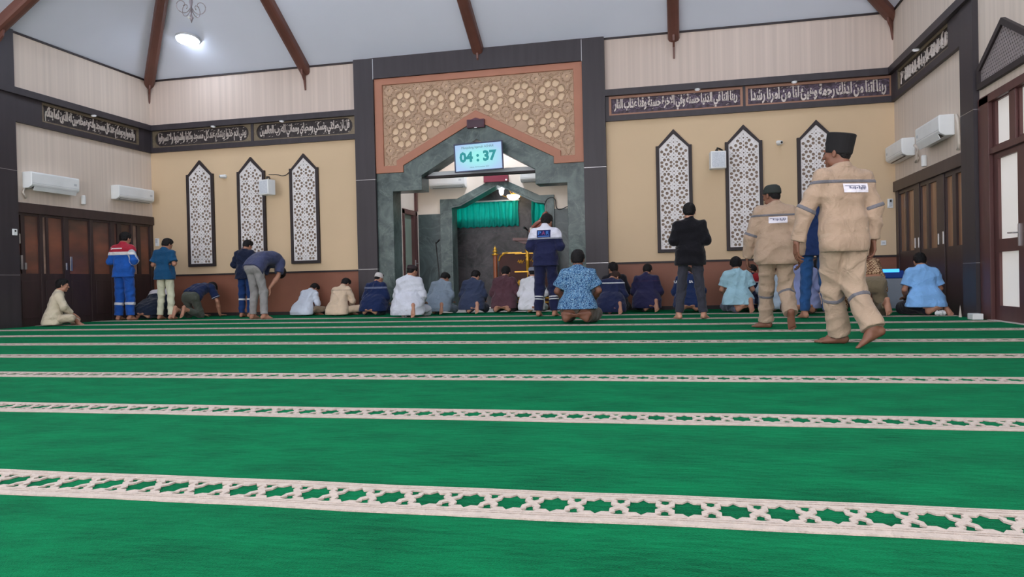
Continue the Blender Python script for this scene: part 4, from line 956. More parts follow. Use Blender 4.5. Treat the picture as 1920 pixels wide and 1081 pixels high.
def surface(prims, h, clips=(), noise=0.0, off=0.0, seed=0, k=0.03):
    """prims: list of (prim, k). Returns vertices and quads of the blended surface."""
    lo = np.min([prim_bounds(p)[0] for p, _ in prims], 0) - off - 3 * h; hi = np.max([prim_bounds(p)[1] for p, _ in prims], 0) + off + 3 * h
    n = np.ceil((hi - lo) / h).astype(int) + 1
    ax = [(lo[i] + h * np.arange(n[i])).astype(np.float32) for i in range(3)]
    G = np.full(tuple(n), 1.0, np.float32)
    for p, kk in prims:
        kk = k if kk is None else kk
        a, b = prim_bounds(p); m = max(kk, .012) + 3 * h + off
        i0 = np.maximum(((a - m - lo) / h).astype(int), 0); i1 = np.minimum(((b + m - lo) / h).astype(int) + 2, n)
        sl = tuple(slice(i0[i], i1[i]) for i in range(3))
        X = ax[0][sl[0]][:, None, None]; Y = ax[1][sl[1]][None, :, None]; Z = ax[2][sl[2]][None, None, :]
        d = prim_eval(p, X, Y, Z).astype(np.float32); g = G[sl]
        t = np.clip(.5 + .5 * (g - d) / kk, 0, 1); G[sl] = g * (1 - t) + d * t - kk * t * (1 - t)
    X = ax[0][:, None, None]; Y = ax[1][None, :, None]; Z = ax[2][None, None, :]
    if off: G -= off
    if noise:
        s = seed * 1.37
        w = 1.6 * np.sin(7 * X + s) + 1.3 * np.sin(6 * Y - 4 * Z + 2 * s)
        c1 = np.abs(np.sin(15 * Z + 7 * X + w)); c2 = np.abs(np.sin(12 * X - 9 * Z + 5 * Y + 1.3 * w + s)); c3 = np.abs(np.sin(27 * Z - 11 * X + 6 * Y - w))
        m1 = .5 + .5 * np.sin(9 * Z + 5 * X + s * 3); m2 = .5 + .5 * np.sin(8 * X - 7 * Z + s)
        G += (noise * (1.5 * (c1 - .62) * m1 + 1.5 * (c2 - .62) * m2 + .8 * (c3 - .62) * (1 - m1))).astype(np.float32)
    for c in clips:
        if c[0] == 'pl': q, nn = c[1], c[2]; d = (X - q[0]) * nn[0] + (Y - q[1]) * nn[1] + (Z - q[2]) * nn[2]
        elif c[0] == 'slab': q, nn, hw = c[1:4]; d = np.abs((X - q[0]) * nn[0] + (Y - q[1]) * nn[1] + (Z - q[2]) * nn[2]) - hw
        elif c[0] == 'fn': d = c[1](X, Y, Z)
        G = np.maximum(G, np.asarray(d, np.float32))
    # surface nets
    S = G < 0; sh = tuple(n - 1); cnt = np.zeros(sh, np.int8)
    for i in (0, 1):
        for j in (0, 1):
            for l in (0, 1): cnt += S[i:i + sh[0], j:j + sh[1], l:l + sh[2]]
    act = (cnt > 0) & (cnt < 8); I = np.argwhere(act)
    if len(I) == 0: return None
    acc = np.zeros((len(I), 3)); num = np.zeros(len(I))
    cor = [(0, 0, 0), (1, 0, 0), (0, 1, 0), (1, 1, 0), (0, 0, 1), (1, 0, 1), (0, 1, 1), (1, 1, 1)]
    vals = [G[I[:, 0] + c[0], I[:, 1] + c[1], I[:, 2] + c[2]].astype(float) for c in cor]
    for a in range(8):
        for ax_ in range(3):
            if cor[a][ax_]: continue
            b = a + (1, 2, 4)[ax_]; va, vb = vals[a], vals[b]; mk = (va < 0) != (vb < 0)
            t = np.where(mk, va / np.where(mk, va - vb, 1), 0)
            P = np.array(cor[a], float)[None, :].repeat(len(I), 0); P[:, ax_] += t
            acc[mk] += P[mk]; num[mk] += 1
    Vt = lo + h * (I + acc / num[:, None])
    ids = np.full(sh, -1, np.int32); ids[act] = np.arange(len(I))
    F = []
    for a in range(3):
        b, c = (a + 1) % 3, (a + 2) % 3
        s0 = [slice(1, sh[i]) for i in range(3)]; s0[a] = slice(0, sh[a]); s1 = list(s0); s1[a] = slice(1, sh[a] + 1)
        A, B = S[tuple(s0)], S[tuple(s1)]; E = np.argwhere(A != B)
        if not len(E): continue
        base = E + np.array([0 if i == a else 1 for i in range(3)]); fl = A[tuple(E.T)]
        q = []
        for (db, dc) in ((0, 0), (-1, 0), (-1, -1), (0, -1)):
            t = base.copy(); t[:, b] += db; t[:, c] += dc; q.append(ids[t[:, 0], t[:, 1], t[:, 2]])
        q = np.stack(q, 1); q[fl] = q[fl]; q[~fl] = q[~fl][:, ::-1]; F.append(q)
    return Vt, np.concatenate(F)
def mesh_obj(name, VF, m, scale, parent=None, label=None):
    V, F = VF; me = bpy.data.meshes.new(name); nv, nf = len(V), len(F)
    me.vertices.add(nv); me.vertices.foreach_set('co', (V * scale).astype(np.float32).ravel())
    me.loops.add(nf * 4); me.polygons.add(nf); me.loops.foreach_set('vertex_index', F.astype(np.int32).ravel())
    me.polygons.foreach_set('loop_start', np.arange(0, nf * 4, 4, dtype=np.int32)); me.polygons.foreach_set('use_smooth', np.ones(nf, bool))
    me.update(calc_edges=True); me.validate(); me.materials.append(m)
    o = bpy.data.objects.new(name, me); COL.objects.link(o)
    if parent: o.parent = parent
    if label: o['label'] = label
    return o

def cap(a, b, ra, rb=None): return ('c', np.asarray(a, float), np.asarray(b, float), ra, ra if rb is None else rb)
def ell(c, r, R=np.eye(3)): return ('e', np.asarray(c, float), tuple(r), R)
def rotx(a): c, s = math.cos(a), math.sin(a); return np.array([[1, 0, 0], [0, c, -s], [0, s, c]])
def roty(a): c, s = math.cos(a), math.sin(a); return np.array([[c, 0, s], [0, 1, 0], [-s, 0, c]])
def rotz(a): c, s = math.cos(a), math.sin(a); return np.array([[c, -s, 0], [s, c, 0], [0, 0, 1]])

def head_prims(hc, R, neck):
    T = lambda x, y, z: hc + R @ (V3(x, y, z) * 1.03)
    P = [(ell(T(0, -.012, .022), (.074, .092, .086), R), .02), (ell(T(0, .028, -.03), (.056, .062, .076), R), .03), (cap(T(-.03, .03, -.07), T(.03, .03, -.07), .030), .03), (cap(T(-.01, .066, -.096), T(.01, .066, -.096), .018), .02),
         (cap(T(0, .086, .008), T(0, .104, -.026), .009, .013), .012), (cap(T(-.012, .092, -.032), T(.012, .092, -.032), .008), .008), (cap(T(-.038, .078, .022), T(.038, .078, .022), .011), .014),
         (cap(T(-.018, .088, -.058), T(.018, .088, -.058), .0075), .008), (cap(T(-.016, .086, -.069), T(.016, .086, -.069), .008), .008), (cap(T(-.04, .062, -.02), T(-.035, .064, -.02), .018), .02), (cap(T(.04, .062, -.02), T(.035, .064, -.02), .018), .02)]
    for s in (-1, 1):
        P += [(ell(T(s * .076, -.008, -.012), (.010, .019, .031), R @ rotz(s * .35)), .006), (cap(T(s * .078, -.004, -.038), T(s * .076, .0, -.03), .008), .006)]
    P += [(cap(neck, T(0, -.028, -.045), .056, .054), .03)]
    return P
def hand_prims(w, d, n, t, s=1.0, curl=.5):
    """w wrist, d finger direction, n the way the palm faces, t thumb side"""
    d, n, t = nrm(d), nrm(n), nrm(t); P = []
    offs = (.029, .010, -.010, -.028); kl = (.086, .090, .085, .077)
    for o, k in zip(offs, kl): P.append((cap(w + d * .012 + t * o * .65, w + d * k + t * o, .0135, .0115), .008))
    ln = ((.044, .027, .020), (.048, .030, .022), (.044, .028, .021), (.035, .021, .018))
    for o, k, L in zip(offs, kl, ln):
        p = w + d * k + t * o; a = curl * (.45 + .12 * abs(o) * 40)
        for i, l in enumerate(L):
            q = p + (d * math.cos(a) + n * math.sin(a)) * l + t * o * .06; r0 = .0092 - .0008 * i
            P.append((cap(p, q, r0, r0 - .0008), .0035)); p = q; a += curl * (1.0 if i == 0 else .8)
    p = w + d * .028 + t * .026; q = p + nrm(d * .55 + t * .75 + n * .35) * .042; r = q + nrm(d * .9 + t * .22 + n * .5) * .032; e = r + nrm(d * .95 + n * .6) * .024
    P += [(cap(p, q, .0145, .0115), .008), (cap(q, r, .0110, .0098), .004), (cap(r, e, .0096, .0082), .004)]
    return P
def foot_prims(a, f, u, inner):
    """a ankle, f toe direction, u away from the sole, inner unit vector to the big-toe side"""
    f, u = nrm(f), nrm(u); s = nrm(np.cross(f, u)); s = s if s @ inner > 0 else -s
    T = lambda x, y, z: a + f * y + u * z + s * x
    P = [(cap(T(0, -.038, -.042), T(0, -.012, -.028), .036, .036), .02), (cap(T(0, 0, .02), T(.004, .07, -.032), .034, .030), .03), (cap(T(.018, .05, -.04), T(.022, .135, -.056), .025, .020), .02), (cap(T(-.012, .03, -.048), T(-.026, .115, -.060), .022, .016), .02), (cap(T(0, -.01, -.05), T(-.004, .12, -.058), .026, .02), .02)]
    for i, (x, y, l, r) in enumerate(((.026, .145, .036, .0125), (.006, .148, .030, .0092), (-.009, .142, .027, .0088), (-.023, .132, .024, .0085), (-.036, .120, .021, .0082))):
        P.append((cap(T(x, y, -.060), T(x * 1.16, y + l, -.066), r, r * .9), .0025))
    return P

class Pose: pass
def mk(spine, sh, el, wr, hip, kn, an, head, neck, fdir, fup, hdir=None, hpal=None, hthumb=None, curl=.5, R=np.eye(3), hem=None, hemn=None):
    J = Pose(); J.sp = spine; J.sh = sh; J.el = el; J.wr = wr; J.hp = hip; J.kn = kn; J.an = an; J.hc = head; J.neck = neck; J.fd = fdir; J.fu = fup
    J.hd = hdir or [nrm(wr[i] - el[i]) for i in (0, 1)]; J.hn = hpal or [V3(.0, -.3, -1), V3(0, -.3, -1)]; J.ht = hthumb or [V3(1, 0, 0), V3(-1, 0, 0)]; J.curl = curl; J.R = R
    J.hem = hem; J.hemn = hemn
    return J
def sp_stack(points): return [(V3(*p), w, r) for p, w, r in points]

def pose_stand(head=(.25, 0), gap=.12, spread=.242, foot=10, hips=.0):
    sp = sp_stack([((0, -.01, .90), .080, .098), ((0, -.005, .98), .072, .090), ((0, 0, 1.08), .062, .082), ((0, .01, 1.20), .080, .090), ((0, .0, 1.285), .092, .078), ((0, -.012, 1.345), .055, .052)])
    sh = [V3(s * .160, -.012, 1.318) for s in (-1, 1)]; el = [V3(s * spread, -.035, 1.10) for s in (-1, 1)]; wr = [V3(-.10, .20, 1.13), V3(.08, .225, 1.16)]
    hp = [V3(s * .09, 0, .87) for s in (-1, 1)]; kn = [V3(s * (.07 + gap * .3), .015, .47) for s in (-1, 1)]; an = [V3(s * gap, -.02, .082) for s in (-1, 1)]
    R = rotz(head[1]) @ rotx(-head[0]); nk = V3(0, -.005, 1.41); hc = nk + R @ V3(0, .03, .115)
    f = [V3(math.sin(math.radians(s * foot)), math.cos(math.radians(foot)), 0) for s in (-1, 1)]
    return mk(sp, sh, el, wr, hp, kn, an, hc, nk, f, [V3(0, 0, 1)] * 2, [V3(.9, .1, .1), V3(-.9, .1, -.05)], [V3(0, -1, 0)] * 2, [V3(0, 0, 1)] * 2, .25, R, V3(0, 0, .80), V3(0, 0, -1))
def bend(P, z0, ang, ax_y=0):
    """rotate a point forward about the x axis through height z0"""
    q = P - V3(0, ax_y, z0); return rotx(-ang) @ q + V3(0, ax_y, z0)
def pose_bow():
    J = pose_stand((.0, 0), gap=.13)
    A = math.radians(86); z0 = .90
    sp = []
    for i, (p, w, r) in enumerate(J.sp): a = A * min(1, .25 + i * .25); q = bend(p, z0, a); sp.append((q + V3(0, -.02, 0), w, r))
    J.sp = sp; top = sp[-1][0]
    d = nrm(sp[-1][0] - sp[-3][0])
    J.sh = [top + V3(s * .16, -.02, -.01) for s in (-1, 1)]; J.neck = top + d * .06
    J.R = rotx(-math.radians(100)); J.hc = J.neck + J.R @ V3(0, .02, .11)
    J.hp = [V3(s * .09, -.08, .87) for s in (-1, 1)]; J.sp[0] = (V3(0, -.09, .90), .085, .108)
    J.kn = [V3(s * .11, -.0, .48) for s in (-1, 1)]; J.an = [V3(s * .14, -.03, .082) for s in (-1, 1)]
    J.el = [V3(s * .22, top[1] - .10, .70) for s in (-1, 1)]; J.wr = [V3(s * .16, .14, .54) for s in (-1, 1)]
    J.hd = [V3(0, -.1, -1)] * 2; J.hn = [V3(0, -1, 0)] * 2; J.ht = [V3(1, 0, 0), V3(-1, 0, 0)]; J.curl = .5
    J.hem = V3(0, -.20, .86); J.hemn = nrm(V3(0, -.75, -.65)); return J
def pose_kneel(lean=8, head=(.35, 0), upright=True, side=0.0, sp_x=0.0, wide=1.0):
    a = math.radians(lean)
    def S(p): return bend(V3(*p), .15, a)
    sp = [(S(p), w * wide, r) for p, w, r in (((0, -.03, .20), .105, .112), ((0, -.01, .29), .085, .095), ((0, .0, .40), .072, .086), ((0, .01, .51), .084, .090), ((0, .0, .60), .092, .078), ((0, -.012, .660), .055, .052))]
    sh = [S((s * .162, -.012, .632)) for s in (-1, 1)]; el = [S((s * .250, .03, .40)) for s in (-1, 1)]; wr = [V3(s * .15, .30, .27) for s in (-1, 1)]
    hp = [V3(s * .12, -.03, .17) for s in (-1, 1)]; kn = [V3(s * .17, .40, .10) for s in (-1, 1)]
    nk = S((0, -.008, .725)); R = rotz(head[1]) @ roty(side) @ rotx(-head[0] - a * .5); hc = nk + R @ V3(0, .03, .113)
    if upright:   # left foot folded under, right foot standing on its toes
        an = [V3(-.02, -.17, .075), V3(.185, -.17, .185)]; fd = [V3(.75, -.5, -.08), V3(.05, -.12, -1)]; fu = [V3(-.1, -.35, -1), V3(0, 1, -.1)]
    else:
        an = [V3(-.13, -.20, .085), V3(.13, -.20, .085)]; fd = [V3(.72, -.62, -.12), V3(-.72, -.62, -.12)]; fu = [V3(0, -.35, -1), V3(0, -.35, -1)]
    return mk(sp, sh, el, wr, hp, kn, an, hc, nk, fd, fu, [V3(0, 1, -.15)] * 2, [V3(0, 0, -1)] * 2, [V3(1, 0, 0), V3(-1, 0, 0)], .2, R, V3(0, 0, .05), V3(0, 0, -1))
def pose_cross(lean=16, head=(.5, 0)):
    a = math.radians(lean)
    def S(p): return bend(V3(*p), .1, a)
    sp = [(S(p), w, r) for p, w, r in (((0, -.03, .13), .11, .115), ((0, -.02, .22), .09, .098), ((0, -.02, .34), .075, .088), ((0, .0, .45), .084, .090), ((0, .02, .54), .092, .078), ((0, .03, .60), .055, .052))]
    sh = [S((s * .162, .024, .575)) for s in (-1, 1)]; el = [S((s * .25, .12, .36)) for s in (-1, 1)]; wr = [V3(s * .12, .36, .20) for s in (-1, 1)]
    hp = [V3(s * .10, .0, .12) for s in (-1, 1)]; kn = [V3(s * .38, .24, .15) for s in (-1, 1)]; an = [V3(.10, .36, .075), V3(-.10, .30, .07)]
    nk = S((0, .045, .665)); R = rotz(head[1]) @ rotx(-head[0]); hc = nk + R @ V3(0, .03, .113)
    return mk(sp, sh, el, wr, hp, kn, an, hc, nk, [V3(.9, .3, -.1), V3(-.9, .3, -.1)], [V3(0, -.4, 1)] * 2, [V3(0, 1, -.2)] * 2, [V3(0, 0, -1)] * 2, [V3(1, 0, 0), V3(-1, 0, 0)], .35, R, V3(0, 0, .03), V3(0, 0, -1))
def pose_sujud(rise=0.0, hipz=.47):
    """prostrating; rise lifts shoulders and head (0 = forehead on the floor)"""
    hp = [V3(s * .10, -.02, hipz - .04) for s in (-1, 1)]
    a = V3(0, -.03, hipz); b = V3(0, .38, .27 + rise * .55); n = 6; dims = ((.095, .108), (.085, .098), (.074, .088), (.084, .09), (.09, .078), (.055, .055))
    sp = []
    for i, (w, r) in enumerate(dims):
        t = i / 5; p = a + (b - a) * t; p = p + V3(0, 0, .05 * math.sin(PI * t)); sp.append((p, w, r))
    d = nrm(b - a); sh = [b + V3(s * .16, -.02, 0) for s in (-1, 1)]
    nk = b + d * .05; R = rotx(-math.radians(120 - 45 * min(1, rise))); hc = nk + R @ V3(0, .02, .115)
    if rise < .15: hc = V3(0, nk[1] + .12, .125); R = rotx(-math.radians(118))
    kn = [V3(s * .15, .06, .075) for s in (-1, 1)]; an = [V3(s * .11, -.30, .190) for s in (-1, 1)]
    el = [V3(s * .27, .40, .17 + rise * .25) for s in (-1, 1)]; wr = [V3(s * .22, .52, .045) for s in (-1, 1)]
    return mk(sp, sh, el, wr, hp, kn, an, hc, nk, [V3(.0, -.25, -1)] * 2, [V3(0, 1, -.25)] * 2, [V3(0, 1, -.05)] * 2, [V3(0, 0, -1)] * 2, [V3(1, 0, 0), V3(-1, 0, 0)], .05, R, a + d * .03, -d)
def pose_walk(kind):
    J = pose_stand((.12, .0))
    J.curl = .55
    if kind == 'far':      # left foot planted ahead and to the side, right heel lifted behind
        J.kn = [V3(-.09, .17, .46), V3(.11, .08, .46)]; J.an = [V3(-.09, .27, .082), V3(.13, -.12, .185)]
        J.fd = [V3(-.85, .5, 0), V3(.05, .30, -.95)]; J.fu = [V3(0, 0, 1), V3(0, .95, .30)]
        J.el = [V3(-.255, .03, 1.06), V3(.245, -.05, 1.07)]; J.wr = [V3(-.30, .12, .82), V3(.26, .02, .83)]
        J.hd = [V3(-.05, .2, -1), V3(.0, .15, -1)]; J.hn = [V3(1, 0, 0), V3(-1, 0, 0)]; J.ht = [V3(0, 1, 0), V3(0, 1, 0)]
        J.R = rotz(math.radians(42)) @ rotx(-.15)
    else:                  # long stride, feet and face turned to the left of the view
        J.kn = [V3(-.01, .16, .46), V3(.10, .02, .45)]; J.an = [V3(.10, .26, .082), V3(.14, -.16, .15)]
        J.fd = [V3(-.88, .46, 0.0), V3(-.82, .22, -.48)]; J.fu = [V3(0, 0, 1), V3(-.40, .12, .88)]
        J.el = [V3(-.275, .06, 1.07), V3(.235, -.04, 1.07)]; J.wr = [V3(-.335, .09, .83), V3(.235, -.02, .83)]
        J.hd = [V3(.05, .2, -1), V3(.0, .05, -1)]; J.hn = [V3(1, 0, 0), V3(-1, 0, 0)]; J.ht = [V3(0, 1, 0), V3(0, 1, 0)]
        J.R = rotz(math.radians(38)) @ rotx(-.05)
    J.hc = J.neck + J.R @ V3(0, .03, .115)
    return J

def body_prims(J):
    P = []
    for i, (p, w, r) in enumerate(J.sp):
        P.append((cap(p - V3(w, 0, 0), p + V3(w, 0, 0), r * .88), .03))
        if i: q, w2, r2 = J.sp[i - 1]; m = (p + q) / 2; P.append((cap(m - V3((w + w2) / 2, 0, 0), m + V3((w + w2) / 2, 0, 0), (r + r2) * .44), .03))
    top = J.sp[-1][0]
    P += [(cap(top, J.neck, .052, .050), .03), (cap(J.sh[0], J.sh[1], .040), .03)]
    for i in (0, 1):
        s = -1 if i == 0 else 1
        P += [(cap(J.sh[i], J.el[i], .043, .036), .02), (cap(J.el[i], J.el[i] + (J.wr[i] - J.el[i]) * .35, .039, .040), .02), (cap(J.el[i] + (J.wr[i] - J.el[i]) * .35, J.wr[i], .040, .026), .02)]
        P += hand_prims(J.wr[i], J.hd[i], J.hn[i], J.ht[i], 1, J.curl)
        P += [(cap(J.hp[i], J.kn[i], .076, .050), .03), (cap(J.kn[i], J.kn[i] + (J.an[i] - J.kn[i]) * .35, .050, .052), .02), (cap(J.kn[i] + (J.an[i] - J.kn[i]) * .35, J.an[i], .052, .032), .02)]
        P += foot_prims(J.an[i], J.fd[i], J.fu[i], V3(-s, 0, 0))
    return P + head_prims(J.hc, J.R, J.neck)
def shirt_prims(J, off=.022, sleeve='long', hemx=0.0, tuck=False, skirt=None):
    T = []; n = len(J.sp)
    for i, (p, w, r) in enumerate(J.sp):
        o = off * .8 + (.004 if i < 3 else 0) - .004 + (hemx if i < 2 else 0)
        T.append((cap(p - V3(w, 0, 0), p + V3(w, 0, 0), r + o), .03))
        if i: q, w2, r2 = J.sp[i - 1]; m = (p + q) / 2; T.append((cap(m - V3((w + w2) / 2, 0, 0), m + V3((w + w2) / 2, 0, 0), (r + r2) / 2 + o), .03))
    p0, w0, r0 = J.sp[0]; p1 = J.sp[1][0]; d = nrm(p0 - p1)
    if not tuck: q = p0 + d * .10; T.append((cap(q - V3(w0, 0, 0), q + V3(w0, 0, 0), r0 + off + hemx), .03))
    T.append((cap(J.sh[0], J.sh[1], .042 + off), .035)); T.append((cap(J.sp[-1][0], J.neck + (J.neck - J.sp[-1][0]) * .05, .058 + off * .4, .054 + off * .2), .03))
    A = []
    for i in (0, 1):
        a = [(cap(J.sh[i], J.el[i], .047 + off, .042 + off), .03)]
        if sleeve == 'short': e = J.sh[i] + (J.el[i] - J.sh[i]) * .80; a = [(cap(J.sh[i], e, .047 + off, .052 + off), .03)]
        elif sleeve == 'long': a.append((cap(J.el[i], J.el[i] + (J.wr[i] - J.el[i]) * 1.06, .042 + off, .034 + off * .6), .02))
        A.append(a)
    return T, A
def end_clip(e, d, R):
    """flat cut across one limb at e, facing d, felt only within R of the limb's own axis"""
    def f(X, Y, Z):
        px, py, pz = X - e[0], Y - e[1], Z - e[2]; dd = px * d[0] + py * d[1] + pz * d[2]; t = np.clip(dd, -.05, .2)
        rad = np.sqrt((px - t * d[0]) ** 2 + (py - t * d[1]) ** 2 + (pz - t * d[2]) ** 2)
        return np.minimum(dd, R - rad)
    return ('fn', f)
def arm_clips(J, sleeve):
    out = []
    for i in (0, 1):
        if sleeve == 'short': out.append(end_clip(J.sh[i] + (J.el[i] - J.sh[i]) * .78, nrm(J.el[i] - J.sh[i]), .105))
        else: out.append(end_clip(J.el[i] + (J.wr[i] - J.el[i]) * .97, nrm(J.wr[i] - J.el[i]), .085))
    return out
def leg_clips(J, cut):
    return [end_clip(J.kn[i] + (J.an[i] - J.kn[i]) * cut, nrm(J.an[i] - J.kn[i]), .13) for i in (0, 1)]
def leg_prims(J, off=.020, ankle=.055, cut=.88):
    P = []; L = [[], []]
    p0, w0, r0 = J.sp[0]; P += [(cap(p0 - V3(w0, 0, 0), p0 + V3(w0, 0, 0), r0 + .008), .03)]
    p1, w1, r1 = J.sp[1]; P += [(cap(p1 - V3(w1, 0, 0), p1 + V3(w1, 0, 0), r1 * .9), .03)]
    for i in (0, 1):
        e = J.kn[i] + (J.an[i] - J.kn[i]) * (cut + .12)
        L[i] = [(cap(J.hp[i], J.kn[i], .070 + off * .75, .052 + off), .025), (cap(J.kn[i], e, .052 + off, ankle), .02)]
    return P, L
def hair_mesh(J, h, thick=.010, seed=0, low=-.075):
    R = J.R; hc = J.hc; T = lambda x, y, z: hc + R @ V3(x, y, z)
    P = [(ell(T(0, -.014, .026), (.076 + thick, .093 + thick, .088 + thick), R), .02)]
    def f(X, Y, Z):
        px, py, pz = X - hc[0], Y - hc[1], Z - hc[2]
        y = px * R[0, 1] + py * R[1, 1] + pz * R[2, 1]; z = px * R[0, 2] + py * R[1, 2] + pz * R[2, 2]
        return np.maximum(-(z - (-.020 + 1.05 * y)), -(z - low))
    P.append((ell(T(0, -.055, -.028), (.058 + thick * .6, .045 + thick * .6, .05), R), .02)); P.append((ell(T(.01, .02, .085), (.062, .07, .03 + thick), R), .02))
    Vh = surface(P, h, [('fn', f)], 0.0)
    v = Vh[0]; c = hc + R @ V3(0, -.014, .026); d = v - c; L = np.linalg.norm(d, axis=1)[:, None]; q = (v @ R) * 1.0
    n = np.sin(210 * q[:, 0] + 60 * q[:, 2] + seed) * np.sin(170 * q[:, 1] - 90 * q[:, 2] + 2 * seed) + .8 * np.sin(95 * q[:, 0] - 120 * q[:, 1] + 3 * seed)
    return v + d / L * (n * (.0026 if thick > .005 else .0006))[:, None], Vh[1]

SKIN = [mat('skin_tone_%d' % i, c, .55, vary=.05, vscale=12) for i, c in enumerate(((150, 104, 82), (176, 128, 104), (122, 82, 64), (196, 146, 122)))]
HAIR = mat('black_hair', (17, 15, 17), .6, bump=1.0, bscale=120, spec=.3); HAIRB = mat('brown_hair', (58, 40, 34), .6, bump=1.0, bscale=120, spec=.3)
EYE = mat('eye_dark', (24, 18, 16), .2)
_cl = {}
def cloth(c, rough=.85):
    if c not in _cl:
        d = c if sum(c) > 540 else tuple(x * .84 for x in c)
        _cl[c] = mat('cloth_%d_%d_%d' % c, d, rough, spec=.2, vary=.07, vscale=5, bump=.25, bscale=90, sheen=.15)
        m = _cl[c]; N = m.node_tree.nodes; L = m.node_tree.links; tc = [n for n in N if n.type == 'TEX_COORD'][0]; bp = [n for n in N if n.type == 'BUMP'][0]
        w = N.new('ShaderNodeTexNoise'); w.inputs['Scale'].default_value = 7; w.inputs['Detail'].default_value = 3; w.inputs['Distortion'].default_value = 0.6
        b2 = N.new('ShaderNodeBump'); b2.inputs['Strength'].default_value = .75; b2.inputs['Distance'].default_value = .05
        L.new(tc.outputs['Object'], w.inputs['Vector']); L.new(w.outputs['Fac'], b2.inputs['Height']); L.new(b2.outputs[0], bp.inputs['Normal'])
    return _cl[c]
def drape(shirt, polyV, polyF, name, m, root, scale, y0=-1.0, off=.004):
    """lay flat lettering or a patch on the back of a garment"""
    me = shirt.data; bv = BVHTree.FromPolygons([v.co.copy() for v in me.vertices], [tuple(p.vertices) for p in me.polygons])
    out = []
    for (x, z) in polyV:
        hit = bv.ray_cast(Vector((x * scale, y0 * scale, z * scale)), Vector((0, 1, 0)))
        y = hit[0].y - off * scale if hit[0] is not None else None; out.append([x * scale, y, z * scale])
    ys = [o[1] for o in out if o[1] is not None]; my = sum(ys) / max(1, len(ys))
    for o in out:
        if o[1] is None: o[1] = my
    m_ = bpy.data.meshes.new(name); m_.from_pydata(out, [], polyF); m_.materials.append(m); o = bpy.data.objects.new(name, m_); COL.objects.link(o); o.parent = root
    return o
def grid2(x0, x1, z0, z1, n=10, k=4):
    V = [(x0 + (x1 - x0) * i / n, z0 + (z1 - z0) * j / k) for j in range(k + 1) for i in range(n + 1)]
    return V, [(j * (n + 1) + i, j * (n + 1) + i + 1, (j + 1) * (n + 1) + i + 1, (j + 1) * (n + 1) + i) for j in range(k) for i in range(n)]
def text2(body, x0, x1, z0, z1, bold=.0):
    mb = text_mb(body, (x0, x1, z0, z1), lambda a, b, w: (a, w, b), 0, 0, bold)
    n = len(mb.v) // 2; return [(p[0], p[2]) for p in mb.v[n:]], [tuple(i - n for i in f) for f in mb.f if min(f) >= n]

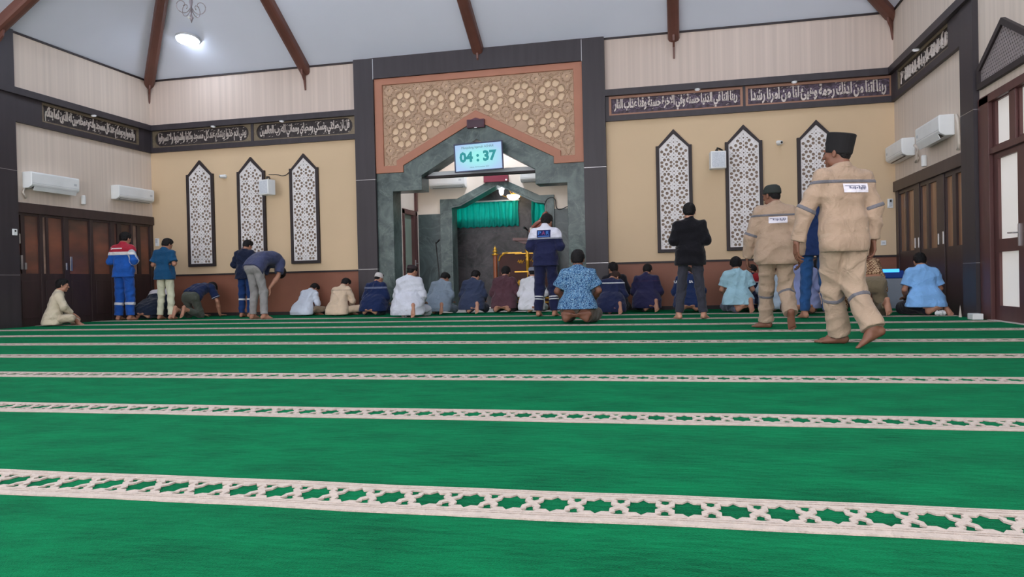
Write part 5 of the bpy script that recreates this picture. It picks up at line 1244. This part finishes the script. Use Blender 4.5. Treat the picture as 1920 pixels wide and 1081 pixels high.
def person(label, J, loc, rz, scale=1.0, skin=0, shirt=None, sleeve='long', soff=.022, hemx=0.0, trousers=None, loff=.02, ankle=.058, hair=None, thick=.014, cap_=None, bands=(), yoke=None, h=.0085, seed=1, noise=.0095, pocket=None, cut=.97, collar=True, lclip=None, hemz=None, bh=None, group=None, low=-.075):
    t0 = time.time()
    body = mesh_obj('person', surface(body_prims(J), bh or h, [('pl', V3(0, 0, .003), V3(0, 0, -1))]), SKIN[skin], scale)
    body.location = loc; body.rotation_euler = (0, 0, rz); tagobj(body, label, 'person', group)
    hh = max(h, .0085)
    P, L = leg_prims(J, loff, ankle, cut)
    mt = trousers if not isinstance(trousers, tuple) else cloth(trousers)
    cl = [('pl', V3(0, 0, .006), V3(0, 0, -1))] + leg_clips(J, cut)
    tr = mesh_obj('trousers', surface(P + L[0] + L[1], hh, cl, noise, seed=seed), mt, scale, body)
    ms = shirt if not isinstance(shirt, tuple) else cloth(shirt)
    T, A = shirt_prims(J, soff, sleeve, hemx)
    if hemz is not None: J.hem = V3(0, 0, hemz); J.hemn = V3(0, 0, -1)
    cl = [('pl', J.hem, J.hemn)] + arm_clips(J, sleeve)
    sh = mesh_obj('shirt', surface(T + A[0] + A[1], hh, cl, noise, seed=seed + 3), ms, scale, body)
    if collar:
        up = nrm(J.neck - J.sp[-1][0]); q = J.neck - up * .012
        mesh_obj('collar', surface([(cap(q, q + up * .02, .072, .064), .01)], hh * .8, [('slab', q + up * .008, up, .022)], 0), ms, scale, body)
    if cap_ is None or cap_[0] == 'knit' or True:
        hm = hair or HAIR
        mesh_obj('hair', hair_mesh(J, min(hh, .008), .001 if cap_ else thick, seed, low), hm, scale, body)
    R = Matrix(J.R.tolist())
    for s in (-1, 1):
        c = J.hc + J.R @ V3(s * .031, .083, .004); mb = MB(); mb.lathe([(.0005, -.008), (.007, -.004), (.008, 0), (.007, .004), (.0005, .008)], tuple(c * scale), 10, R=R); mbv = mb.build('eye', EYE, None, smooth=True); org = mbv.location.copy(); mbv.parent = body; mbv.location = org
    if cap_:
        k, m = cap_; mb = MB(); c = J.hc
        def ring(prof, dy=0.0):
            return [(r, z) for r, z in prof]
        if k == 'peci': prof = [(.085, -.012), (.089, .0), (.096, .138), (.089, .147), (.05, .141), (.01, .139)]
        elif k == 'low': prof = [(.086, .022), (.089, .03), (.086, .082), (.078, .094), (.05, .098), (.01, .100)]
        elif k == 'round': prof = [(.089, .012), (.091, .03), (.088, .065), (.074, .098), (.05, .114), (.01, .120)]
        else: prof = [(.086, .004), (.090, .012), (.088, .06), (.072, .098), (.046, .116), (.01, .123)]
        Rt = R @ Matrix.Rotation(.24 if k == 'peci' else .13, 3, 'X')
        mb.lathe([(r * scale, z * scale) for r, z in prof], tuple((c + J.R @ V3(0, -.012, 0)) * scale), 26, sx=.97, sy=1.16, R=Rt)
        o = mb.build('cap', m, None, smooth=(k != 'peci'), bevel=.003 if k == 'peci' else 0); g = o.location.copy(); o.parent = body; o.location = g
    allp = {'top': T + A[0] + A[1], 'torso': T, 'armL': A[0], 'armR': A[1], 'legs': P + L[0] + L[1], 'legL': L[0], 'legR': L[1], 'hips': P}
    for (nm, src, clips, m, off) in bands:
        mm = cloth(m) if isinstance(m, tuple) else m
        c2 = list(clips)
        if src in ('top', 'torso'): c2 += [('pl', J.hem, J.hemn)] + arm_clips(J, sleeve)
        s = surface(allp[src], hh * .8, c2 + [('pl', V3(0, 0, .006), V3(0, 0, -1))], noise, off=off, seed=seed + (3 if src in ('top', 'torso', 'armL', 'armR') else 0))
        if s: mesh_obj(nm, s, mm, scale, body)
    return body, sh
def along(a, b, t): return a + (b - a) * t
def band_arm(J, i, t, hw): return [('slab', along(J.sh[i], J.el[i], t), nrm(J.el[i] - J.sh[i]), hw)]
def band_leg(J, i, t, hw): return [('slab', along(J.kn[i], J.an[i], t), nrm(J.an[i] - J.kn[i]), hw)]
def zslab(z, hw): return [('slab', V3(0, 0, z), V3(0, 0, 1), hw)]
GREYB = (128, 128, 136); SILV = (205, 208, 212)
PPL = []
QUICK = False
WB = (214, 216, 222)
# 1 seated at far left
J = pose_cross(6, (.15, -.10)); J.wr = [V3(-.14, .26, .24), V3(.14, .27, .24)]; J.hd = [V3(.2, .8, -.5)] * 2
person('man in a cream jacket sitting cross-legged by the left pillar, face in profile', J, (-10.70, 10.95, 0), math.radians(-42), .93, 1, (206, 196, 172), 'long', .028, .02, (200, 188, 164), .02, seed=2)
# 2 coverall
J = pose_stand((.30, -.1))
b, s = person('standing man in a blue coverall with red shoulders and white stripe', J, (-10.65, 12.6, 0), math.radians(2), 1.065, 1, (38, 106, 208), 'long', .03, .0, (36, 100, 200), .034, .072, seed=3,
    bands=[('red_yoke', 'top', [('pl', V3(0, 0, 1.262), V3(0, 0, -1)), ('pl', V3(0, .10, 0), V3(0, 1, 0))], (208, 50, 74), .004), ('white_stripe', 'top', zslab(1.235, .030) + [('pl', V3(0, .10, 0), V3(0, 1, 0)), ('fn', lambda X, Y, Z: .02 + Y - .11 + np.maximum(0, np.abs(X) - .19) * 1.5 + 0 * Z)], (226, 224, 222), .006),
           ('cuff', 'armR', [('slab', J.el[1], nrm(J.wr[1] - J.el[1]), .02)], (190, 196, 204), .006), ('reflective_band', 'legL', band_leg(J, 0, .42, .026), SILV, .005), ('reflective_band', 'legR', band_leg(J, 1, .42, .026), SILV, .005)])
V, F = grid2(-.13, .06, 1.318, 1.338, 10, 1); drape(s, V, F, 'white_lettering', cloth((236, 226, 226)), b, 1.065, off=.008)
V, F = text2('>', -.175, -.13, 1.305, 1.35, .04); drape(s, V, F, 'white_logo', cloth((236, 226, 226)), b, 1.065, off=.008)
# 3
J = pose_stand((.45, -.25), gap=.13)
person('standing man in a blue rolled-sleeve shirt and pale trousers, arms folded', J, (-9.88, 12.8, 0), math.radians(0), .985, 1, (24, 88, 134), 'short', .03, .015, (206, 208, 182), .018, .060, seed=4)
# 4
J = pose_kneel(42, (1.1, 0), False)
person('man in dark navy bowed low with a white scarf over his shoulders', J, (-10.36, 12.95, 0), math.radians(-4), .95, 1, (28, 40, 62), 'long', .045, .05, (40, 50, 70), .03, hemz=.10, seed=5,
    bands=[('white_scarf', 'top', [('pl', J.sp[4][0] - V3(0, 0, .02), -nrm(J.sp[5][0] - J.sp[3][0]))], (214, 210, 216), .012)])
# 5
J = pose_sujud(.62, .42)
person('man in a navy polo and olive trousers on hands and knees by the wainscot', J, (-9.52, 13.12, 0), math.radians(-8), 1.0, 1, (28, 46, 90), 'short', .028, .0, (88, 94, 84), .022, .05, seed=6, cut=.8,
    bands=[('sleeve_piping', 'armR', [('slab', along(J.sh[1], J.el[1], .72), nrm(J.el[1] - J.sh[1]), .006)], (200, 204, 214), .004)])
# 6
J = pose_stand((.55, -.2), gap=.10)
person('standing man in a navy jacket and blue trousers behind the bowing man', J, (-8.43, 13.3, 0), math.radians(-4), .955, 1, (26, 38, 68), 'long', .032, .01, (32, 66, 128), .024, .06, seed=7, thick=.014,
    bands=[('reflective_band', 'legL', band_leg(J, 0, .25, .018), SILV, .005), ('reflective_band', 'legR', band_leg(J, 1, .25, .018), SILV, .005)])
# 7 bowing
J = pose_bow()
J.sp = sp_stack([((0, -.10, .935), .085, .112), ((0, -.02, 1.03), .08, .105), ((0, .11, 1.10), .076, .10), ((0, .25, 1.12), .085, .104), ((0, .37, 1.08), .092, .095), ((0, .43, 1.01), .07, .07)])
J.sh = [V3(s * .16, .40, 1.02) for s in (-1, 1)]; J.neck = V3(0, .475, .96); J.R = rotx(-math.radians(140)); J.hc = J.neck + J.R @ V3(0, .02, .11)
J.el = [V3(s * .20, .28, .77) for s in (-1, 1)]; J.wr = [V3(s * .14, .11, .55) for s in (-1, 1)]; J.hem = V3(0, -.14, .88); J.hemn = nrm(V3(0, -.75, -.65))
person('bowing man in a slate polo and light grey trousers with hands on knees', J, (-7.62, 12.45, 0), math.radians(-14), 1.03, 1, (76, 84, 122), 'short', .03, .0, (176, 175, 174), .022, .064, seed=8, noise=.007)
# 8, 9 seated pair
J = pose_cross(26, (.95, -.2))
person('man in a white-blue shirt sitting bent forward, left of the man in beige', J, (-7.33, 13.55, 0), math.radians(-12), .86, 1, (206, 216, 230), 'long', .028, .03, (150, 130, 108), .02, seed=9)
J = pose_cross(16, (.75, -.2))
b, s = person('man in a beige coverall sitting cross-legged near the portal post', J, (-6.50, 13.4, 0), math.radians(-8), .90, 1, (212, 190, 164), 'long', .030, .01, (206, 184, 158), .024, seed=10,
    bands=[('seam', 'top', zslab(.555, .007), (176, 156, 136), .003)])
# 10
J = pose_kneel(14, (.35, -.35), False)
person('man in a white knit cap and navy coverall with grey straps by the post', J, (-5.70, 13.3, 0), math.radians(-4), .895, 1, (24, 44, 92), 'long', .036, .06, (24, 40, 80), .03, hemz=.10, seed=11, cap_=('knit', mat('white_knit', (206, 202, 200), .9, bump=.6, bscale=200)),
    bands=[('grey_strap', 'top', zslab(.595, .020), (120, 130, 160), .005)])
# 11
J = pose_kneel(8, (.35, -.3), True)
person('man in a long pale grey robe with a low dark cap, sitting on his heels', J, (-4.66, 12.38, 0), math.radians(-4), 1.0, 1, (200, 205, 216), 'long', .036, .055, (190, 196, 206), .04, seed=12, noise=.012, cap_=('low', mat('brown_black_cap', (40, 28, 30), .8)))
# 12
J = pose_kneel(18, (.6, -.3), True)
person('man in a grey-blue shirt sitting between the robed man and the slate shirt', J, (-4.46, 13.45, 0), math.radians(-10), .90, 1, (154, 172, 190), 'long', .032, .05, (140, 158, 174), .03, hemz=0.07, seed=13, thick=.013)
# 13
J = pose_kneel(12, (.5, -.25), True)
person('man in a slate navy shirt sitting in front of the inner niche', J, (-3.84, 13.6, 0), math.radians(-4), .90, 3, (60, 72, 102), 'long', .032, .04, (40, 56, 92), .026, hemz=0.09, seed=14)
# 14
J = pose_kneel(10, (.35, -.1), False)
person('man in a maroon shirt sitting in front of the pulpit post', J, (-3.21, 13.6, 0), 0, .95, 1, (98, 64, 74), 'long', .032, .02, (50, 46, 48), .026, hemz=0.1, seed=15, thick=.013)
# 15
J = pose_kneel(12, (.2, .1), True)
person('man in a white shirt sitting half hidden behind the navy and white coverall', J, (-2.66, 13.5, 0), 0, .92, 1, (222, 224, 230), 'long', .030, .03, (180, 190, 190), .03, hemz=0.07, seed=16, cap_=('low', cloth((150, 156, 176))))
# 16
J = pose_stand((.42, -.25), gap=.13, foot=4)
b, s = person('standing man in a navy coverall with white shoulders and a lettered back patch', J, (-2.15, 12.17, 0), math.radians(-2), 1.05, 1, (36, 42, 84), 'long', .034, .0, (34, 40, 80), .034, .072, seed=17,
    bands=[('white_yoke', 'top', [('pl', V3(0, 0, 1.238), V3(0, 0, -1))], (222, 224, 238), .004), ('reflective_line', 'top', zslab(1.228, .011), (168, 174, 190), .007)] +
          [('reflective_band', ('legL', 'legR')[i], band_leg(J, i, t, .011), SILV, .005) for i in (0, 1) for t in (.40, .50)])
V, F = grid2(-.11, .11, 1.243, 1.362, 8, 5); drape(s, V, F, 'navy_patch', cloth((34, 48, 112)), b, 1.05, off=.008)
for (t, x0, x1, c) in (('P', -.09, -.04, (90, 150, 240)), ('A', -.028, .026, (170, 84, 140)), ('R', .04, .09, (90, 150, 240))):
    V, F = text2(t, x0, x1, 1.285, 1.345, .02); drape(s, V, F, 'patch_letter', cloth(c), b, 1.05, off=.012)
V, F = grid2(-.09, .09, 1.256, 1.270, 6, 1); drape(s, V, F, 'patch_line', cloth((90, 140, 230)), b, 1.05, off=.012)
# 17
J = pose_kneel(5, (.15, 0), False)
J.el = [V3(s * .27, .03, .42) for s in (-1, 1)]
person('broad man in a blue patterned batik shirt kneeling closest to the middle', J, (-1.36, 10.15, 0), math.radians(0), 1.07, 2, pattern_mat('blue_batik_cloth', [(28, 52, 92), (62, 118, 166), (150, 186, 208), (44, 80, 124)], 'batik'), 'short', .030, .015, (104, 94, 84), .045, .06, seed=18, thick=.013, cut=.82, hemz=.19)
# 18, 19
J = pose_kneel(22, (.75, -.6), True)
person('man in a navy coverall with a silver line over the shoulders, head turned down', J, (-1.12, 12.6, 0), math.radians(0), .86, 1, (34, 44, 84), 'long', .034, .045, (26, 32, 58), .03, seed=19, hair=HAIRB,
    bands=[('reflective_line', 'top', zslab(.615, .012), SILV, .005)])
J = pose_kneel(6, (.05, .7), True)
person('man in a near-black jacket sitting just beyond the silver-lined coverall', J, (-1.14, 13.42, 0), math.radians(-6), .94, 1, (26, 26, 36), 'long', .032, .03, (24, 26, 34), .026, seed=20)
# 20
J = pose_kneel(10, (.4, -.25), True)
person('man in a purplish navy jacket sitting alone against the brown wainscot', J, (-.56, 13.35, 0), math.radians(0), .915, 1, (44, 44, 84), 'long', .034, .035, (28, 32, 60), .03, hemz=0.08, seed=21,
    bands=[('yoke_seam', 'top', zslab(.60, .005), (96, 60, 88), .003)])
# 21
J = pose_kneel(14, (.9, 0), False)
b, s = person('man in a blue jacket with white back lettering, seen between standing legs', J, (.16, 12.95, 0), 0, .90, 1, (28, 50, 98), 'long', .036, .04, (26, 34, 62), .03, hemz=.10, seed=22)
for (t, x0, x1) in (('SA', .01, .085), ('U', -.27, -.215)):
    V, F = text2(t, x0, x1, .555, .605, .05); drape(s, V, F, 'white_letters', cloth((230, 232, 238)), b, .90, off=.008)
# 22
J = pose_stand((.12, 0), gap=.17, foot=16, spread=.225)
person('standing man in a black long shirt and charcoal trousers', J, (.165, 10.98, 0), math.radians(0), 1.015, 3, (18, 18, 26), 'long', .028, .012, (66, 68, 80), .016, .058, seed=23, thick=.014, hemz=.76)
# 23
J = pose_kneel(10, (.25, .05), True)
person('man in a light blue T-shirt with thick black hair, sitting', J, (.93, 12.6, 0), math.radians(2), .97, 1, (158, 198, 212), 'short', .032, .02, (118, 132, 160), .03, hemz=0.14, seed=24, thick=.022, noise=.011, low=-.07)
# 24
J = pose_kneel(14, (.6, -.2), True)
person('man with red shoulders and dark sleeves, mostly behind the light blue T-shirt', J, (1.21, 13.3, 0), math.radians(-6), .88, 1, (30, 36, 66), 'long', .034, .03, (30, 36, 66), .03, seed=25,
    bands=[('red_yoke', 'top', [('pl', V3(0, 0, .56), V3(0, 0, -1))], (176, 36, 46), .004), ('white_piping', 'top', zslab(.553, .008), (220, 220, 226), .005)])
# 25 walker
BEI = (200, 174, 150); BEI2 = (204, 180, 156)
J = pose_walk('far')
def walker_bands(J):
    B = [('grey_chest_band', 'top', zslab(1.285, .013), GREYB, .005)]
    for i in (0, 1):
        B += [('sleeve_band', ('armL', 'armR')[i], [('slab', along(J.sh[i], J.el[i], .93), nrm(J.el[i] - J.sh[i]), .015)], GREYB, .005), ('shin_band', ('legL', 'legR')[i], band_leg(J, i, .22, .015), GREYB, .005)]
    return B
def back_label(b, s, sc, x0, x1, z0, z1, nm):
    V, F = grid2(x0, x1, z0, z1, 10, 4); drape(s, V, F, 'white_label', cloth((226, 224, 234)), b, sc, off=.008)
    rnd = random.Random(nm); n = 0; x = x0 + .045; V = []; F = []       # print too blurred in the view to read: short smudged strokes
    while x < x1 - .02:
        w = rnd.uniform(.006, .014); zb = z0 + .020 + rnd.uniform(0, .012); zt = z1 - .018 - rnd.uniform(0, .012)
        V += [(x, zb), (x + w, zb), (x + w, zt), (x, zt)]; F.append((n, n + 1, n + 2, n + 3)); n += 4; x += w + rnd.uniform(.003, .007)
    V += [(x0 + .012, z1 - .020), (x1 - .02, z1 - .020), (x1 - .02, z1 - .015), (x0 + .012, z1 - .015)]; F.append((n, n + 1, n + 2, n + 3))
    drape(s, V, F, 'label_lettering', cloth((134, 138, 166)), b, sc, off=.012)
b, s = person('man in a beige coverall and dark green cap walking away, right heel lifted', J, (1.06, 8.72, 0), math.radians(0), .985, 2, BEI, 'long', .038, .02, BEI2, .034, .082, seed=26, h=.0078, bh=.006, noise=.011, hemz=.735, cap_=('round', mat('dark_green_cap', (38, 44, 42), .85)), bands=walker_bands(J), cut=1.0)
back_label(b, s, .985, -.085, .115, 1.195, 1.265, 'label')
# 28 walker near
J = pose_walk('near')
b, s = person('man in a beige coverall and tall black cap striding past, nearest to the camera', J, (1.335, 6.62, 0), math.radians(18), 1.06, 2, BEI, 'long', .026, -.004, BEI2, .032, .090, seed=27, h=.0068, bh=.0052, noise=.011, hemz=.745, cap_=('peci', mat('black_velvet_cap', (16, 15, 18), .9)), bands=walker_bands(J), cut=1.0)
back_label(b, s, 1.06, -.05, .150, 1.195, 1.265, 'label')
# 26
J = pose_kneel(6, (.1, 0), False)
person('man in a light blue striped shirt sitting behind the striding man', J, (1.80, 11.95, 0), 0, 1.0, 1, pattern_mat('blue_striped_cloth', [(150, 160, 204), (128, 142, 186)], 'stripe'), 'long', .032, .03, (90, 62, 52), .03, hemz=0.09, seed=28)
# 27
J = pose_stand((.2, .1), gap=.14, foot=14)
person('standing man in a navy polo and blue jeans behind the striding man', J, (1.83, 10.86, 0), math.radians(0), 1.07, 1, (30, 54, 104), 'short', .03, .012, (46, 96, 158), .02, .062, seed=29)
# 29
J = pose_sujud(.85, .43); J.hem = V3(0, .05, .5)
person('man in a brown checked shirt and khaki trousers bending forward on his knees', J, (2.62, 11.25, 0), math.radians(3), 1.0, 1, pattern_mat('brown_check_cloth', [(206, 176, 140), (112, 76, 56)], 'check'), 'long', .028, .0, (150, 136, 110), .032, .05, seed=30, cut=.78)
# 30
J = pose_kneel(10, (.35, -.1), True)
J.an[1] = V3(.24, -.06, .13); J.fd[1] = V3(.25, -.45, -.8)
person('man in a sky blue short-sleeved shirt sitting nearest the right wall', J, (3.29, 11.2, 0), math.radians(6), .93, 1, (134, 188, 244), 'short', .036, .03, (26, 32, 48), .035, hemz=0.13, seed=31)
# 31, 32
J = pose_kneel(12, (.4, .3), True)
person('man in a pale blue-grey shirt, glimpsed between the walking man\'s legs', J, (1.53, 12.9, 0), 0, .88, 1, (176, 194, 208), 'long', .032, .05, (150, 164, 176), .03, seed=32)
J = pose_kneel(10, (.3, 0), False)
person('man in a pinkish cream shirt, glimpsed between the jeans and the beige coverall', J, (2.22, 12.8, 0), 0, .9, 2, (216, 190, 176), 'long', .030, .02, (96, 92, 84), .03, hemz=0.13, seed=33)
